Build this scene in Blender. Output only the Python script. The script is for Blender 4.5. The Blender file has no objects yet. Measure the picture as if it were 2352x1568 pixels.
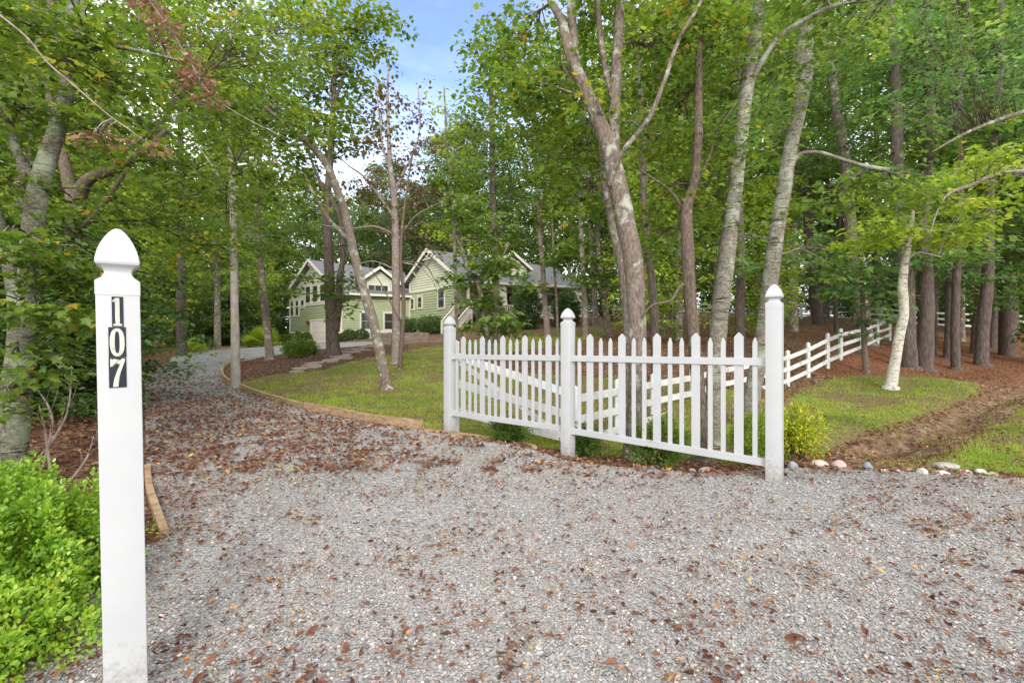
import bpy, bmesh, math, random
import numpy as np
from mathutils import Vector, Matrix, noise as mnoise
from mathutils.geometry import delaunay_2d_cdt
sc = bpy.context.scene
C = sc.collection
R = math.radians
PI = math.pi
# ------------------------------------------------------------------ camera, sky, sun, exposure
F = 1110.0; CX = 1176.0; CY = 784.0; H = 1.3       # focal length and centre in sheet units (2352 wide)
cd = bpy.data.cameras.new('camera'); cam = bpy.data.objects.new('camera', cd); C.objects.link(cam)
cam.location = (0, 0, H); cam.rotation_euler = (R(90), 0, 0)
cd.sensor_width = 36; cd.lens = 36 * F / 2352; cd.clip_start = 0.05; cd.clip_end = 600
sc.camera = cam
SUN_EL = R(27); SUN_AZ = R(172)                     # azimuth clockwise from +Y: behind the camera
w = bpy.data.worlds.new('World'); sc.world = w; w.use_nodes = True
nt = w.node_tree; nt.nodes.clear()
def N(nt, t, **k):
    n = nt.nodes.new(t)
    for a, b in k.items():
        if a == 'inp':
            for i, v in b.items(): n.inputs[i].default_value = v
        else: setattr(n, a, b)
    return n
def L(nt, a, b): nt.links.new(a, b)
sky = N(nt, 'ShaderNodeTexSky', sky_type='NISHITA', sun_disc=False, sun_elevation=SUN_EL, sun_rotation=SUN_AZ, air_density=1.0, dust_density=0.6, ozone_density=1.2)
tc = N(nt, 'ShaderNodeTexCoord')
mp = N(nt, 'ShaderNodeMapping', inp={'Scale': (1.0, 1.0, 2.2), 'Location': (0.35, 0.1, 0.0)}); L(nt, tc.outputs['Generated'], mp.inputs['Vector'])
cn = N(nt, 'ShaderNodeTexNoise', inp={'Scale': 1.7, 'Detail': 8.0, 'Roughness': 0.6, 'Distortion': 0.3}); L(nt, mp.outputs['Vector'], cn.inputs['Vector'])
cr = N(nt, 'ShaderNodeValToRGB'); L(nt, cn.outputs['Fac'], cr.inputs['Fac'])
cr.color_ramp.elements[0].position = 0.30; cr.color_ramp.elements[0].color = (0.55,)*3 + (1,)
cr.color_ramp.elements[1].position = 0.60; cr.color_ramp.elements[1].color = (0.97,)*3 + (1,)
sx = N(nt, 'ShaderNodeSeparateXYZ'); L(nt, tc.outputs['Generated'], sx.inputs[0])
hz = N(nt, 'ShaderNodeMapRange', inp={'From Min': 0.48, 'From Max': 0.24, 'To Min': 0.0, 'To Max': 0.96}); L(nt, sx.outputs['Z'], hz.inputs['Value'])
mx = N(nt, 'ShaderNodeMath', operation='MAXIMUM'); L(nt, cr.outputs['Color'], mx.inputs[0]); L(nt, hz.outputs[0], mx.inputs[1])
dp = N(nt, 'ShaderNodeVectorMath', operation='DOT_PRODUCT'); L(nt, tc.outputs['Generated'], dp.inputs[0]); dp.inputs[1].default_value = Vector((-0.13, 0.80, 0.60)).normalized()
wb = N(nt, 'ShaderNodeMath', operation='MULTIPLY_ADD', inp={1: 0.16, 2: -0.08}); L(nt, cn.outputs['Fac'], wb.inputs[0])
wa = N(nt, 'ShaderNodeMath', operation='ADD'); L(nt, dp.outputs['Value'], wa.inputs[0]); L(nt, wb.outputs[0], wa.inputs[1])
cl_ = N(nt, 'ShaderNodeMapRange', inp={'From Min': 0.90, 'From Max': 0.995, 'To Min': 1.0, 'To Max': 0.12}); L(nt, wa.outputs[0], cl_.inputs['Value'])
mc = N(nt, 'ShaderNodeMath', operation='MULTIPLY'); L(nt, mx.outputs[0], mc.inputs[0]); L(nt, cl_.outputs[0], mc.inputs[1])
mix = N(nt, 'ShaderNodeMix', data_type='RGBA'); L(nt, mc.outputs[0], mix.inputs[0]); gn = N(nt, 'ShaderNodeVectorMath', operation='MULTIPLY'); gn.inputs[1].default_value = (0.42, 0.72, 1.2); L(nt, sky.outputs[0], gn.inputs[0]); L(nt, gn.outputs[0], mix.inputs[6])
mix.inputs[7].default_value = (8.5, 8.5, 8.35, 1)
bg = N(nt, 'ShaderNodeBackground', inp={'Strength': 0.125}); L(nt, mix.outputs[2], bg.inputs[0])
wo = N(nt, 'ShaderNodeOutputWorld'); L(nt, bg.outputs[0], wo.inputs[0])
sl = bpy.data.lights.new('sun', 'SUN'); so = bpy.data.objects.new('sun', sl); C.objects.link(so)
sl.energy = 1.15; sl.angle = R(18); sl.color = (1.0, 0.945, 0.86)
sd = Vector((math.sin(SUN_AZ)*math.cos(SUN_EL), math.cos(SUN_AZ)*math.cos(SUN_EL), math.sin(SUN_EL)))
so.rotation_euler = sd.to_track_quat('Z', 'Y').to_euler(); so.location = (0, -5, 20)
sc.view_settings.view_transform = 'Standard'; sc.view_settings.look = 'None'; sc.view_settings.gamma = 1
sc.view_settings.exposure = 1.2
sc.render.engine = 'CYCLES'
sc.cycles.max_bounces = 8; sc.cycles.diffuse_bounces = 4; sc.cycles.transmission_bounces = 5; sc.cycles.transparent_max_bounces = 8

# ------------------------------------------------------------------ helpers
def rng(s): return np.random.default_rng(s)
def at(px, py, Y): return Vector(((px-CX)/F*Y, Y, H-(py-CY)/F*Y))
def tag(o, label=None, cat=None, group=None, kind=None):
    if label: o['label'] = label
    if cat: o['category'] = cat
    if group: o['group'] = group
    if kind: o['kind'] = kind
    return o
def root(name, loc, label, cat, group=None, rz=0.0):
    o = bpy.data.objects.new(name, None); C.objects.link(o); o.location = loc; o.rotation_euler = (0, 0, rz)
    o.empty_display_size = 0.2
    return tag(o, label, cat, group)
def link(name, me, mat=None, parent=None, loc=None):
    o = bpy.data.objects.new(name, me); C.objects.link(o)
    if mat is not None and not me.materials: me.materials.append(mat)
    if parent: o.parent = parent
    if loc is not None: o.location = loc
    return o
def pyme(name, V, Fc, smooth=False):
    me = bpy.data.meshes.new(name); me.from_pydata([tuple(v) for v in V], [], Fc); me.update()
    if smooth: me.polygons.foreach_set('use_smooth', [True]*len(me.polygons))
    return me
def npmesh(name, V, faces_idx, face_sizes, attrs=None, smooth=False):
    me = bpy.data.meshes.new(name)
    me.vertices.add(len(V)); me.vertices.foreach_set('co', np.ascontiguousarray(V, dtype=np.float32).ravel())
    me.loops.add(len(faces_idx)); me.loops.foreach_set('vertex_index', np.ascontiguousarray(faces_idx, dtype=np.int32))
    st = np.zeros(len(face_sizes), dtype=np.int32); st[1:] = np.cumsum(face_sizes)[:-1]
    me.polygons.add(len(face_sizes)); me.polygons.foreach_set('loop_start', st)
    me.update(calc_edges=True)
    if attrs:
        for k, a in attrs.items():
            at_ = me.attributes.new(k, 'FLOAT', 'POINT'); at_.data.foreach_set('value', np.ascontiguousarray(a, dtype=np.float32))
    me.polygons.foreach_set('use_smooth', np.full(len(face_sizes), smooth))
    return me
class MB:
    def __init__(s): s.v = []; s.f = []
    def add(s, V, Fc):
        b = len(s.v); s.v += [Vector(v) for v in V]; s.f += [[b+i for i in f] for f in Fc]; return s
    def box(s, c, sz, M=None):
        x, y, z = sz[0]/2, sz[1]/2, sz[2]/2; c = Vector(c)
        V = [Vector((a*x, b*y, d*z)) for a in (-1, 1) for b in (-1, 1) for d in (-1, 1)]
        if M is not None: V = [M @ v for v in V]
        return s.add([c+v for v in V], [[0,1,3,2],[4,6,7,5],[0,4,5,1],[2,3,7,6],[0,2,6,4],[1,5,7,3]])
    def beam(s, a, b, wd, ht, up=Vector((0,0,1))):      # from a to b, wd across, ht along up
        a = Vector(a); b = Vector(b); d = (b-a).normalized(); sd_ = d.cross(up).normalized(); u = sd_.cross(d).normalized()
        V = []
        for p in (a, b):
            for i, j in ((-1,-1),(1,-1),(1,1),(-1,1)): V.append(p+sd_*i*wd/2+u*j*ht/2)
        return s.add(V, [[0,1,2,3],[7,6,5,4],[0,4,5,1],[1,5,6,2],[2,6,7,3],[3,7,4,0]])
    def vbeam(s, a, b, wd, z0a, z1a, z0b, z1b):          # board with upright ends: heights given at both ends
        a = Vector((a[0], a[1], 0)); b = Vector((b[0], b[1], 0)); d = (b-a).normalized(); n = Vector((-d.y, d.x, 0))*wd/2
        V = [a-n+Vector((0,0,z0a)), a+n+Vector((0,0,z0a)), a+n+Vector((0,0,z1a)), a-n+Vector((0,0,z1a)),
             b-n+Vector((0,0,z0b)), b+n+Vector((0,0,z0b)), b+n+Vector((0,0,z1b)), b-n+Vector((0,0,z1b))]
        return s.add(V, [[0,1,2,3],[7,6,5,4],[0,4,5,1],[1,5,6,2],[2,6,7,3],[3,7,4,0]])
    def slab(s, P, t):                                    # polygon P thickened downwards by t
        P = [Vector(p) for p in P]; n = len(P); Q = [p-Vector((0,0,t)) for p in P]
        return s.add(P+Q, [list(range(n)), list(range(2*n-1, n-1, -1))]+[[i, n+i, n+(i+1)%n, (i+1)%n] for i in range(n)])
    def mesh(s, name, bevel=0, smooth=False):
        me = pyme(name, s.v, s.f)
        bm = bmesh.new(); bm.from_mesh(me); bmesh.ops.recalc_face_normals(bm, faces=bm.faces)
        if bevel: bmesh.ops.bevel(bm, geom=list(bm.edges), offset=bevel, segments=2, affect='EDGES', profile=0.6)
        bm.to_mesh(me); bm.free()
        if smooth: me.polygons.foreach_set('use_smooth', [True]*len(me.polygons))
        return me
    def build(s, name, mat, parent=None, loc=None, bevel=0):
        if loc is not None:
            l = Vector(loc); s.v = [v-l for v in s.v]
        return link(name, s.mesh(name, bevel), mat, parent, loc if parent is None else None)
def catmull(P, rad, sub=5):
    P = [Vector(p) for p in P]; out = []; rr = []
    n = len(P)
    for i in range(n-1):
        p0 = P[max(i-1, 0)]; p1 = P[i]; p2 = P[i+1]; p3 = P[min(i+2, n-1)]
        for k in range(sub):
            t = k/sub
            out.append(0.5*((2*p1)+(p2-p0)*t+(2*p0-5*p1+4*p2-p3)*t*t+(3*p1-p0-3*p2+p3)*t**3)); rr.append(rad[i]*(1-t)+rad[i+1]*t)
    out.append(P[-1]); rr.append(rad[-1]); return out, rr
def tube(mb, P, rad, sides=8, rough=0.0, seed=0):
    n = len(P); ring = []; ref = Vector((1, 0.13, 0))
    base = len(mb.v)
    for i in range(n):
        d = (P[min(i+1, n-1)]-P[max(i-1, 0)])
        d = d.normalized() if d.length > 1e-7 else Vector((0, 0, 1))
        u = (ref-d*ref.dot(d)).normalized(); v = d.cross(u); ref = u
        for k in range(sides):
            a = 2*PI*k/sides; r = rad[i]
            if rough: r *= 1+rough*mnoise.noise(Vector((math.cos(a)*1.3, math.sin(a)*1.3, i*0.35+seed*7.1)))
            mb.v.append(P[i]+u*math.cos(a)*r+v*math.sin(a)*r)
    for i in range(n-1):
        for k in range(sides):
            k2 = (k+1) % sides
            mb.f.append([base+i*sides+k, base+i*sides+k2, base+(i+1)*sides+k2, base+(i+1)*sides+k])
    mb.f.append([base+(n-1)*sides+k for k in range(sides)]); mb.f.append([base+k for k in reversed(range(sides))])
# value noise on numpy arrays
_vt = rng(99).random((256, 256))
def vnoise(x, y):
    x = np.asarray(x, float); y = np.asarray(y, float)
    xi = np.floor(x).astype(int); yi = np.floor(y).astype(int); fx = x-xi; fy = y-yi
    fx = fx*fx*(3-2*fx); fy = fy*fy*(3-2*fy)
    g = lambda a, b: _vt[a % 256, b % 256]
    return (g(xi, yi)*(1-fx)+g(xi+1, yi)*fx)*(1-fy)+(g(xi, yi+1)*(1-fx)+g(xi+1, yi+1)*fx)*fy
def fbm(x, y): return 0.55*vnoise(x, y)+0.3*vnoise(x*2.1+7, y*2.1+3)+0.15*vnoise(x*4.3+1, y*4.3+9)

# ------------------------------------------------------------------ materials
def newmat(name):
    m = bpy.data.materials.new(name); m.use_nodes = True; m.node_tree.nodes.clear(); return m, m.node_tree
def ramp(nt, fac, stops):
    r = N(nt, 'ShaderNodeValToRGB'); e = r.color_ramp.elements
    while len(e) < len(stops): e.new(0.5)
    for k, (p, c) in zip(e, stops): k.position = p; k.color = (*c, 1)
    L(nt, fac, r.inputs[0]); return r
def pbr(name, stops, scale=8, detail=4, rough=0.7, bump=0.3, stretch=(1, 1, 1), spec=0.3, dist=0.02, coord='Object', extra=None):
    m, t = newmat(name)
    c = N(t, 'ShaderNodeTexCoord'); mp = N(t, 'ShaderNodeMapping', inp={'Scale': stretch}); L(t, c.outputs[coord], mp.inputs[0])
    n = N(t, 'ShaderNodeTexNoise', inp={'Scale': scale, 'Detail': detail, 'Roughness': 0.62}); L(t, mp.outputs[0], n.inputs['Vector'])
    r = ramp(t, n.outputs['Fac'], stops)
    p = N(t, 'ShaderNodeBsdfPrincipled', inp={'Roughness': rough, 'Specular IOR Level': spec}); L(t, r.outputs[0], p.inputs['Base Color'])
    if bump:
        b = N(t, 'ShaderNodeBump', inp={'Strength': bump, 'Distance': dist}); L(t, n.outputs['Fac'], b.inputs['Height']); L(t, b.outputs[0], p.inputs['Normal'])
    o = N(t, 'ShaderNodeOutputMaterial'); L(t, p.outputs[0], o.inputs[0]); return m
def barkmat(name, dark, mid, light, lichen=None, lamt=0.55, scale=14, zs=0.25, bump=0.6, bands=False):
    m, t = newmat(name)
    c = N(t, 'ShaderNodeTexCoord'); mp = N(t, 'ShaderNodeMapping', inp={'Scale': (1, 1, zs)}); L(t, c.outputs['Object'], mp.inputs[0])
    n = N(t, 'ShaderNodeTexNoise', inp={'Scale': scale, 'Detail': 8.0, 'Roughness': 0.75, 'Distortion': 0.1}); L(t, mp.outputs[0], n.inputs['Vector'])
    r = ramp(t, n.outputs['Fac'], [(0.32, dark), (0.5, mid), (0.68, light)])
    col = r.outputs[0]; hgt = n.outputs['Fac']
    if lichen:
        n2 = N(t, 'ShaderNodeTexNoise', inp={'Scale': 5.0, 'Detail': 7.0, 'Roughness': 0.7}); L(t, c.outputs['Object'], n2.inputs['Vector'])
        r2 = ramp(t, n2.outputs['Fac'], [(lamt-0.05, (0, 0, 0)), (lamt+0.05, (1, 1, 1))])
        mx = N(t, 'ShaderNodeMix', data_type='RGBA'); L(t, r2.outputs[0], mx.inputs[0]); L(t, col, mx.inputs[6]); mx.inputs[7].default_value = (*lichen, 1); col = mx.outputs[2]
    if bands:
        mp3 = N(t, 'ShaderNodeMapping', inp={'Scale': (2.2, 2.2, 26)}); L(t, c.outputs['Object'], mp3.inputs[0])
        n3 = N(t, 'ShaderNodeTexNoise', inp={'Scale': 1.6, 'Detail': 3.0}); L(t, mp3.outputs[0], n3.inputs['Vector'])
        r3 = ramp(t, n3.outputs['Fac'], [(0.30, (1, 1, 1)), (0.42, (0, 0, 0))])
        mx = N(t, 'ShaderNodeMix', data_type='RGBA'); L(t, r3.outputs[0], mx.inputs[0]); L(t, col, mx.inputs[6]); mx.inputs[7].default_value = (*dark, 1); col = mx.outputs[2]
    p = N(t, 'ShaderNodeBsdfPrincipled', inp={'Roughness': 0.9, 'Specular IOR Level': 0.15}); L(t, col, p.inputs['Base Color'])
    b = N(t, 'ShaderNodeBump', inp={'Strength': bump, 'Distance': 0.02}); L(t, hgt, b.inputs['Height']); L(t, b.outputs[0], p.inputs['Normal'])
    o = N(t, 'ShaderNodeOutputMaterial'); L(t, p.outputs[0], o.inputs[0]); return m
def leafmat(name, stops, trans=0.48, rough=0.36, spec=0.55, tsat=1.0):
    m, t = newmat(name)
    a = N(t, 'ShaderNodeAttribute', attribute_name='v'); r = ramp(t, a.outputs['Fac'], stops)
    p = N(t, 'ShaderNodeBsdfPrincipled', inp={'Roughness': rough, 'Specular IOR Level': spec}); L(t, r.outputs[0], p.inputs['Base Color'])
    tr = N(t, 'ShaderNodeBsdfTranslucent')
    g = N(t, 'ShaderNodeMix', data_type='RGBA', blend_type='MULTIPLY'); g.inputs[0].default_value = 1.0; L(t, r.outputs[0], g.inputs[6]); g.inputs[7].default_value = (1.7*tsat, 1.65*tsat, 0.9, 1); g.clamp_result = False
    L(t, g.outputs[2], tr.inputs[0])
    s = N(t, 'ShaderNodeMixShader', inp={0: trans}); L(t, p.outputs[0], s.inputs[1]); L(t, tr.outputs[0], s.inputs[2])
    o = N(t, 'ShaderNodeOutputMaterial'); L(t, s.outputs[0], o.inputs[0]); return m
def glassmat():
    m, t = newmat('window_glass')
    p = N(t, 'ShaderNodeBsdfPrincipled', inp={'Base Color': (0.035, 0.05, 0.05, 1), 'Roughness': 0.05, 'Specular IOR Level': 0.9})
    o = N(t, 'ShaderNodeOutputMaterial'); L(t, p.outputs[0], o.inputs[0]); return m
M = {}
M['vinyl'] = pbr('white_vinyl', [(0.3, (0.44, 0.445, 0.45)), (0.7, (0.48, 0.485, 0.49))], 3, 3, 0.38, 0.02, spec=0.45)
M['painted'] = pbr('weathered_white_board', [(0.3, (0.42, 0.41, 0.38)), (0.45, (0.62, 0.62, 0.6)), (0.7, (0.74, 0.74, 0.73))], 5, 6, 0.6, 0.15, (1, 1, 1))
M['plate'] = pbr('black_plate', [(0.3, (0.012, 0.014, 0.022)), (0.7, (0.02, 0.022, 0.032))], 20, 2, 0.45, 0.0)
M['digit'] = pbr('pale_reflective_digit', [(0.35, (0.36, 0.39, 0.33)), (0.65, (0.56, 0.59, 0.5))], 60, 5, 0.4, 0.1, spec=0.5)
M['timber'] = pbr('edging_timber', [(0.3, (0.20, 0.12, 0.065)), (0.5, (0.38, 0.255, 0.145)), (0.72, (0.50, 0.37, 0.24))], 3, 6, 0.8, 0.3, (2, 2, 9))
M['oldtimber'] = pbr('grey_old_timber', [(0.3, (0.12, 0.09, 0.07)), (0.5, (0.26, 0.20, 0.15)), (0.72, (0.38, 0.32, 0.26))], 2, 6, 0.85, 0.3, (1, 1, 7))
M['siding'] = pbr('green_siding', [(0.3, (0.35, 0.39, 0.225)), (0.7, (0.40, 0.44, 0.26))], 1.2, 4, 0.6, 0.02)
M['cream'] = pbr('cream_siding', [(0.3, (0.56, 0.57, 0.43)), (0.7, (0.63, 0.63, 0.49))], 1.2, 4, 0.6, 0.02)
M['trim'] = pbr('cream_trim', [(0.3, (0.70, 0.65, 0.54)), (0.7, (0.77, 0.72, 0.62))], 2, 3, 0.5, 0.0)
M['sash'] = pbr('taupe_sash', [(0.3, (0.34, 0.29, 0.24)), (0.7, (0.40, 0.34, 0.29))], 2, 3, 0.5, 0.0)
M['door'] = pbr('garage_door_paint', [(0.3, (0.80, 0.74, 0.65)), (0.7, (0.84, 0.78, 0.69))], 2, 3, 0.5, 0.0)
M['found'] = pbr('grey_foundation', [(0.3, (0.30, 0.33, 0.35)), (0.7, (0.42, 0.45, 0.47))], 3, 5, 0.9, 0.1)
M['shingle'] = pbr('grey_shingles', [(0.3, (0.10, 0.10, 0.11)), (0.5, (0.165, 0.165, 0.18)), (0.7, (0.24, 0.24, 0.255))], 9, 6, 0.9, 0.4, (1, 1, 6))
M['redwood'] = pbr('red_brown_stain', [(0.3, (0.09, 0.028, 0.02)), (0.7, (0.16, 0.05, 0.035))], 4, 4, 0.7, 0.1)
M['paintedshade'] = pbr('painted_underporch_shade', [(0.3, (0.012, 0.013, 0.012)), (0.7, (0.03, 0.03, 0.028))], 3, 2, 0.8, 0.0)  # near-black colour standing in for the shade under the porch
M['copper'] = pbr('copper_lamp', [(0.3, (0.25, 0.09, 0.04)), (0.7, (0.35, 0.14, 0.07))], 5, 2, 0.4, 0)
M['glass'] = glassmat()
M['flag'] = pbr('flagstone', [(0.3, (0.20, 0.16, 0.13)), (0.7, (0.36, 0.30, 0.24))], 6, 5, 0.85, 0.3)
B_BIRCH = barkmat('pale_mottled_bark', (0.055, 0.045, 0.032), (0.20, 0.18, 0.14), (0.36, 0.34, 0.28), (0.33, 0.35, 0.27), 0.55, 30, 1.6, 0.8, True)
B_MOTTLE = barkmat('dark_mottled_bark', (0.03, 0.026, 0.018), (0.13, 0.12, 0.085), (0.30, 0.29, 0.22), (0.25, 0.28, 0.19), 0.52, 26, 2.4, 0.9, True)
B_WHITE = barkmat('white_bark', (0.14, 0.11, 0.08), (0.50, 0.47, 0.40), (0.66, 0.62, 0.54), None, 0.5, 10, 1.2, 0.3, True)
B_GREY = barkmat('grey_brown_bark', (0.055, 0.042, 0.033), (0.19, 0.15, 0.12), (0.32, 0.265, 0.22), (0.42, 0.43, 0.35), 0.58, 42, 0.34, 1.0)
B_BROWN = barkmat('brown_rough_bark', (0.045, 0.033, 0.025), (0.145, 0.108, 0.083), (0.25, 0.195, 0.155), (0.34, 0.34, 0.28), 0.63, 44, 0.32, 1.0)
B_PINE = barkmat('dark_pine_bark', (0.035, 0.026, 0.022), (0.11, 0.085, 0.072), (0.20, 0.16, 0.14), None, 0.6, 22, 0.2, 1.0)
B_SMOOTH = barkmat('smooth_grey_bark', (0.22, 0.19, 0.16), (0.37, 0.33, 0.29), (0.46, 0.42, 0.38), (0.34, 0.33, 0.28), 0.62, 9, 0.6, 0.25)
B_DEAD = barkmat('pinkish_grey_bark', (0.12, 0.09, 0.075), (0.26, 0.205, 0.18), (0.37, 0.31, 0.28), (0.42, 0.40, 0.35), 0.6, 26, 0.5, 0.5)
def postmat():
    m = M['vinyl'].copy(); m.name = 'white_vinyl_post'; t = m.node_tree; p = [n for n in t.nodes if n.type == 'BSDF_PRINCIPLED'][0]; src = p.inputs['Base Color'].links[0].from_socket
    c = N(t, 'ShaderNodeTexCoord'); sx_ = N(t, 'ShaderNodeSeparateXYZ'); L(t, c.outputs['Object'], sx_.inputs[0])
    n = N(t, 'ShaderNodeTexNoise', inp={'Scale': 38.0, 'Detail': 6.0, 'Roughness': 0.7}); L(t, c.outputs['Object'], n.inputs['Vector'])
    a = N(t, 'ShaderNodeMapRange', inp={'From Min': 0.50, 'From Max': 0.12, 'To Min': -0.28, 'To Max': 0.25}); L(t, sx_.outputs['Z'], a.inputs['Value'])
    b = N(t, 'ShaderNodeMath', operation='ADD'); L(t, a.outputs[0], b.inputs[0]); L(t, n.outputs['Fac'], b.inputs[1])
    r = N(t, 'ShaderNodeMapRange', inp={'From Min': 0.42, 'From Max': 0.8, 'To Max': 0.75}); L(t, b.outputs[0], r.inputs['Value'])
    mx = N(t, 'ShaderNodeMix', data_type='RGBA'); L(t, r.outputs[0], mx.inputs[0]); L(t, src, mx.inputs[6]); mx.inputs[7].default_value = (0.20, 0.165, 0.115, 1); L(t, mx.outputs[2], p.inputs['Base Color']); return m
M['vinylp'] = postmat()
LM = {}
LM['warm'] = leafmat('olive_green_leaves', [(0.0, (0.045, 0.08, 0.014)), (0.35, (0.10, 0.17, 0.026)), (0.7, (0.17, 0.26, 0.04)), (0.93, (0.30, 0.34, 0.05)), (0.97, (0.52, 0.36, 0.04)), (1.0, (0.36, 0.17, 0.05))])
LM['green'] = leafmat('mid_green_leaves', [(0.0, (0.045, 0.09, 0.022)), (0.4, (0.10, 0.18, 0.035)), (0.8, (0.175, 0.27, 0.05)), (0.98, (0.27, 0.34, 0.07)), (1.0, (0.55, 0.38, 0.04))])
LM['cool'] = leafmat('cool_green_leaves', [(0.0, (0.045, 0.095, 0.042)), (0.4, (0.095, 0.19, 0.065)), (0.8, (0.16, 0.275, 0.09)), (1.0, (0.27, 0.38, 0.14))])
LM['lime'] = leafmat('yellow_green_leaves', [(0.0, (0.10, 0.18, 0.02)), (0.4, (0.21, 0.31, 0.035)), (0.8, (0.34, 0.44, 0.055)), (1.0, (0.50, 0.50, 0.07))])
LM['grey'] = leafmat('greyish_green_leaves', [(0.0, (0.05, 0.07, 0.035)), (0.45, (0.10, 0.135, 0.06)), (0.85, (0.17, 0.20, 0.09)), (1.0, (0.27, 0.24, 0.09))])
LM['rust'] = leafmat('rust_leaves', [(0.0, (0.12, 0.045, 0.03)), (0.5, (0.20, 0.11, 0.07)), (0.8, (0.12, 0.15, 0.03)), (1.0, (0.36, 0.20, 0.05))], 0.25)
LM['brown'] = leafmat('dead_brown_leaves', [(0.0, (0.20, 0.10, 0.06)), (0.5, (0.34, 0.18, 0.12)), (1.0, (0.52, 0.34, 0.24))], 0.3, tsat=0.6)
LM['dark'] = leafmat('dark_evergreen_leaves', [(0.0, (0.025, 0.06, 0.02)), (0.5, (0.06, 0.12, 0.035)), (1.0, (0.13, 0.20, 0.055))], 0.25)
LM['box'] = leafmat('glossy_box_leaves', [(0.0, (0.06, 0.15, 0.012)), (0.35, (0.15, 0.29, 0.02)), (0.7, (0.27, 0.43, 0.035)), (0.93, (0.42, 0.55, 0.07)), (1.0, (0.5, 0.5, 0.06))], 0.3, 0.28, 0.5)
LM['yellow'] = leafmat('yellow_variegated_leaves', [(0.0, (0.09, 0.17, 0.015)), (0.4, (0.24, 0.33, 0.02)), (0.7, (0.55, 0.50, 0.03)), (1.0, (0.75, 0.66, 0.06))], 0.3)

# ------------------------------------------------------------------ terrain: a smooth surface through measured points
CP = []
def cp(px, py, Y): p = at(px, py, Y); CP.append((p.x, p.y, p.z))
def cw(x, y, z): CP.append((x, y, z))
for x in (-6, -3, -1, 1, 3, 5, 8):
    for y in (-6, -2, 0.5, 2, 3.4): cw(x, y, 0.0 if x < 7 else 0.03)
for a in [(1779,1105,4.4),(1294,1052,5.86),(1033,1000,7.1),(1228,1035,5.75),(970,990,7.0),(850,975,7.6),(700,942,9.13),(600,912,11.0),(540,888,12.8),(515,870,14.6),
          (512,850,17.3),(535,835,19.6),(677,811,24.7),(750,801,29),(850,792,35),(330,870,15.2),(386,840,19.8),(393,823,24.2),(413,812,27.7),(510,804,30.5),(600,797,36.7),
          (340,1130,4.17),(25,1115,4.4),(890,895,12.5),(908,835,18),(1020,830,20),(1144,789,26),(1259,774,27),(1123,826,18),(1454,1060,6.0),(1609,1062,6.1),(1635,1024,6.8),
          (1715,975,8.1),(2000,1045,6.6),(2150,975,9),(2300,915,11.9),(1880,1070,4.96),(2240,1088,4.8),(2045,893,13.2),(1809,887,14.2),(1856,867,15.0),(1901,846,15.6),
          (1931,826.5,16.3),(1980,801,20),(2016,792,22.5),(2044,782,25),(2121,849,17.5),(2253,839,19),(2310,816,24),(1841,734,39),(1410,724,60),(1400,775,25),(1345,774,23),
          (1367,752,32),(1521,774,26),(1549,755,33),(1508,870,12),(1702,816,17.5),(1879,748,30),(690,822,21),(765,811,21)]: cp(*a)
cw(0.98, 7.6, -0.36); cw(3.2, 9.0, -0.22)
cw(6.5, 7.0, -0.02); cw(8, 5.5, 0.05); cw(12, 7, 0.1); cw(12, 10.2, 0.1)
cw(-6.5, 6.7, 0.3); cw(-9, 9, 0.5); cw(-14, 14, 0.7); cw(-25, 20, 0.9); cw(-30, 35, 0.9); cw(-45, 50, 1.2); cw(-14, 3, 0.4)
cw(-23.7, 51.7, 1.0); cw(-16, 45, 1.25); cw(-11, 46, 1.6); cw(-9, 43, 2.1); cw(-5, 38.5, 1.9); cw(-3, 41.5, 2.45); cw(3, 43, 2.6); cw(7, 44, 2.8); cw(0, 50, 2.8); cw(-10, 55, 2.0)
cw(-6, 30, 1.2); cw(-4.5, 31.3, 1.3); cw(-1, 35, 1.9); cw(2.5, 37, 2.35)
cw(60, 45, 2.5); cw(35, 30, 1.4); cw(45, 60, 4); cw(20, 90, 5.5); cw(-20, 90, 3); cw(-70, 90, 2); cw(70, 90, 4); cw(-90, 20, 1); cw(90, 20, 1); cw(-90, -10, 0); cw(90, -10, 0); cw(20, 0, 0.1); cw(-20, 0, 0.2); cw(0, -20, 0); cw(0, 115, 5); cw(100, 115, 4); cw(-100, 115, 3)
CP = np.array(CP); _S = 20.0
def _ker(d2): return np.where(d2 > 1e-12, 0.5*d2*np.log(np.maximum(d2, 1e-12)), 0.0)
_X = CP[:, :2]/_S; _n = len(CP)
_K = _ker(((_X[:, None]-_X[None])**2).sum(-1)) + np.eye(_n)*2e-5
_P = np.hstack([np.ones((_n, 1)), _X]); _A = np.block([[_K, _P], [_P.T, np.zeros((3, 3))]])
_W = np.linalg.solve(_A, np.concatenate([CP[:, 2], np.zeros(3)]))
def gz(x, y):
    x = np.atleast_1d(np.asarray(x, float)); y = np.atleast_1d(np.asarray(y, float)); sh = x.shape
    q = np.stack([x.ravel(), y.ravel()], 1)/_S; out = np.zeros(len(q))
    for i in range(0, len(q), 20000):
        s = q[i:i+20000]; d2 = ((s[:, None]-_X[None])**2).sum(-1)
        out[i:i+20000] = _ker(d2) @ _W[:_n] + _W[_n] + s @ _W[_n+1:]
    return out.reshape(sh)
_gz0 = gz; _DL = []
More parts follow.
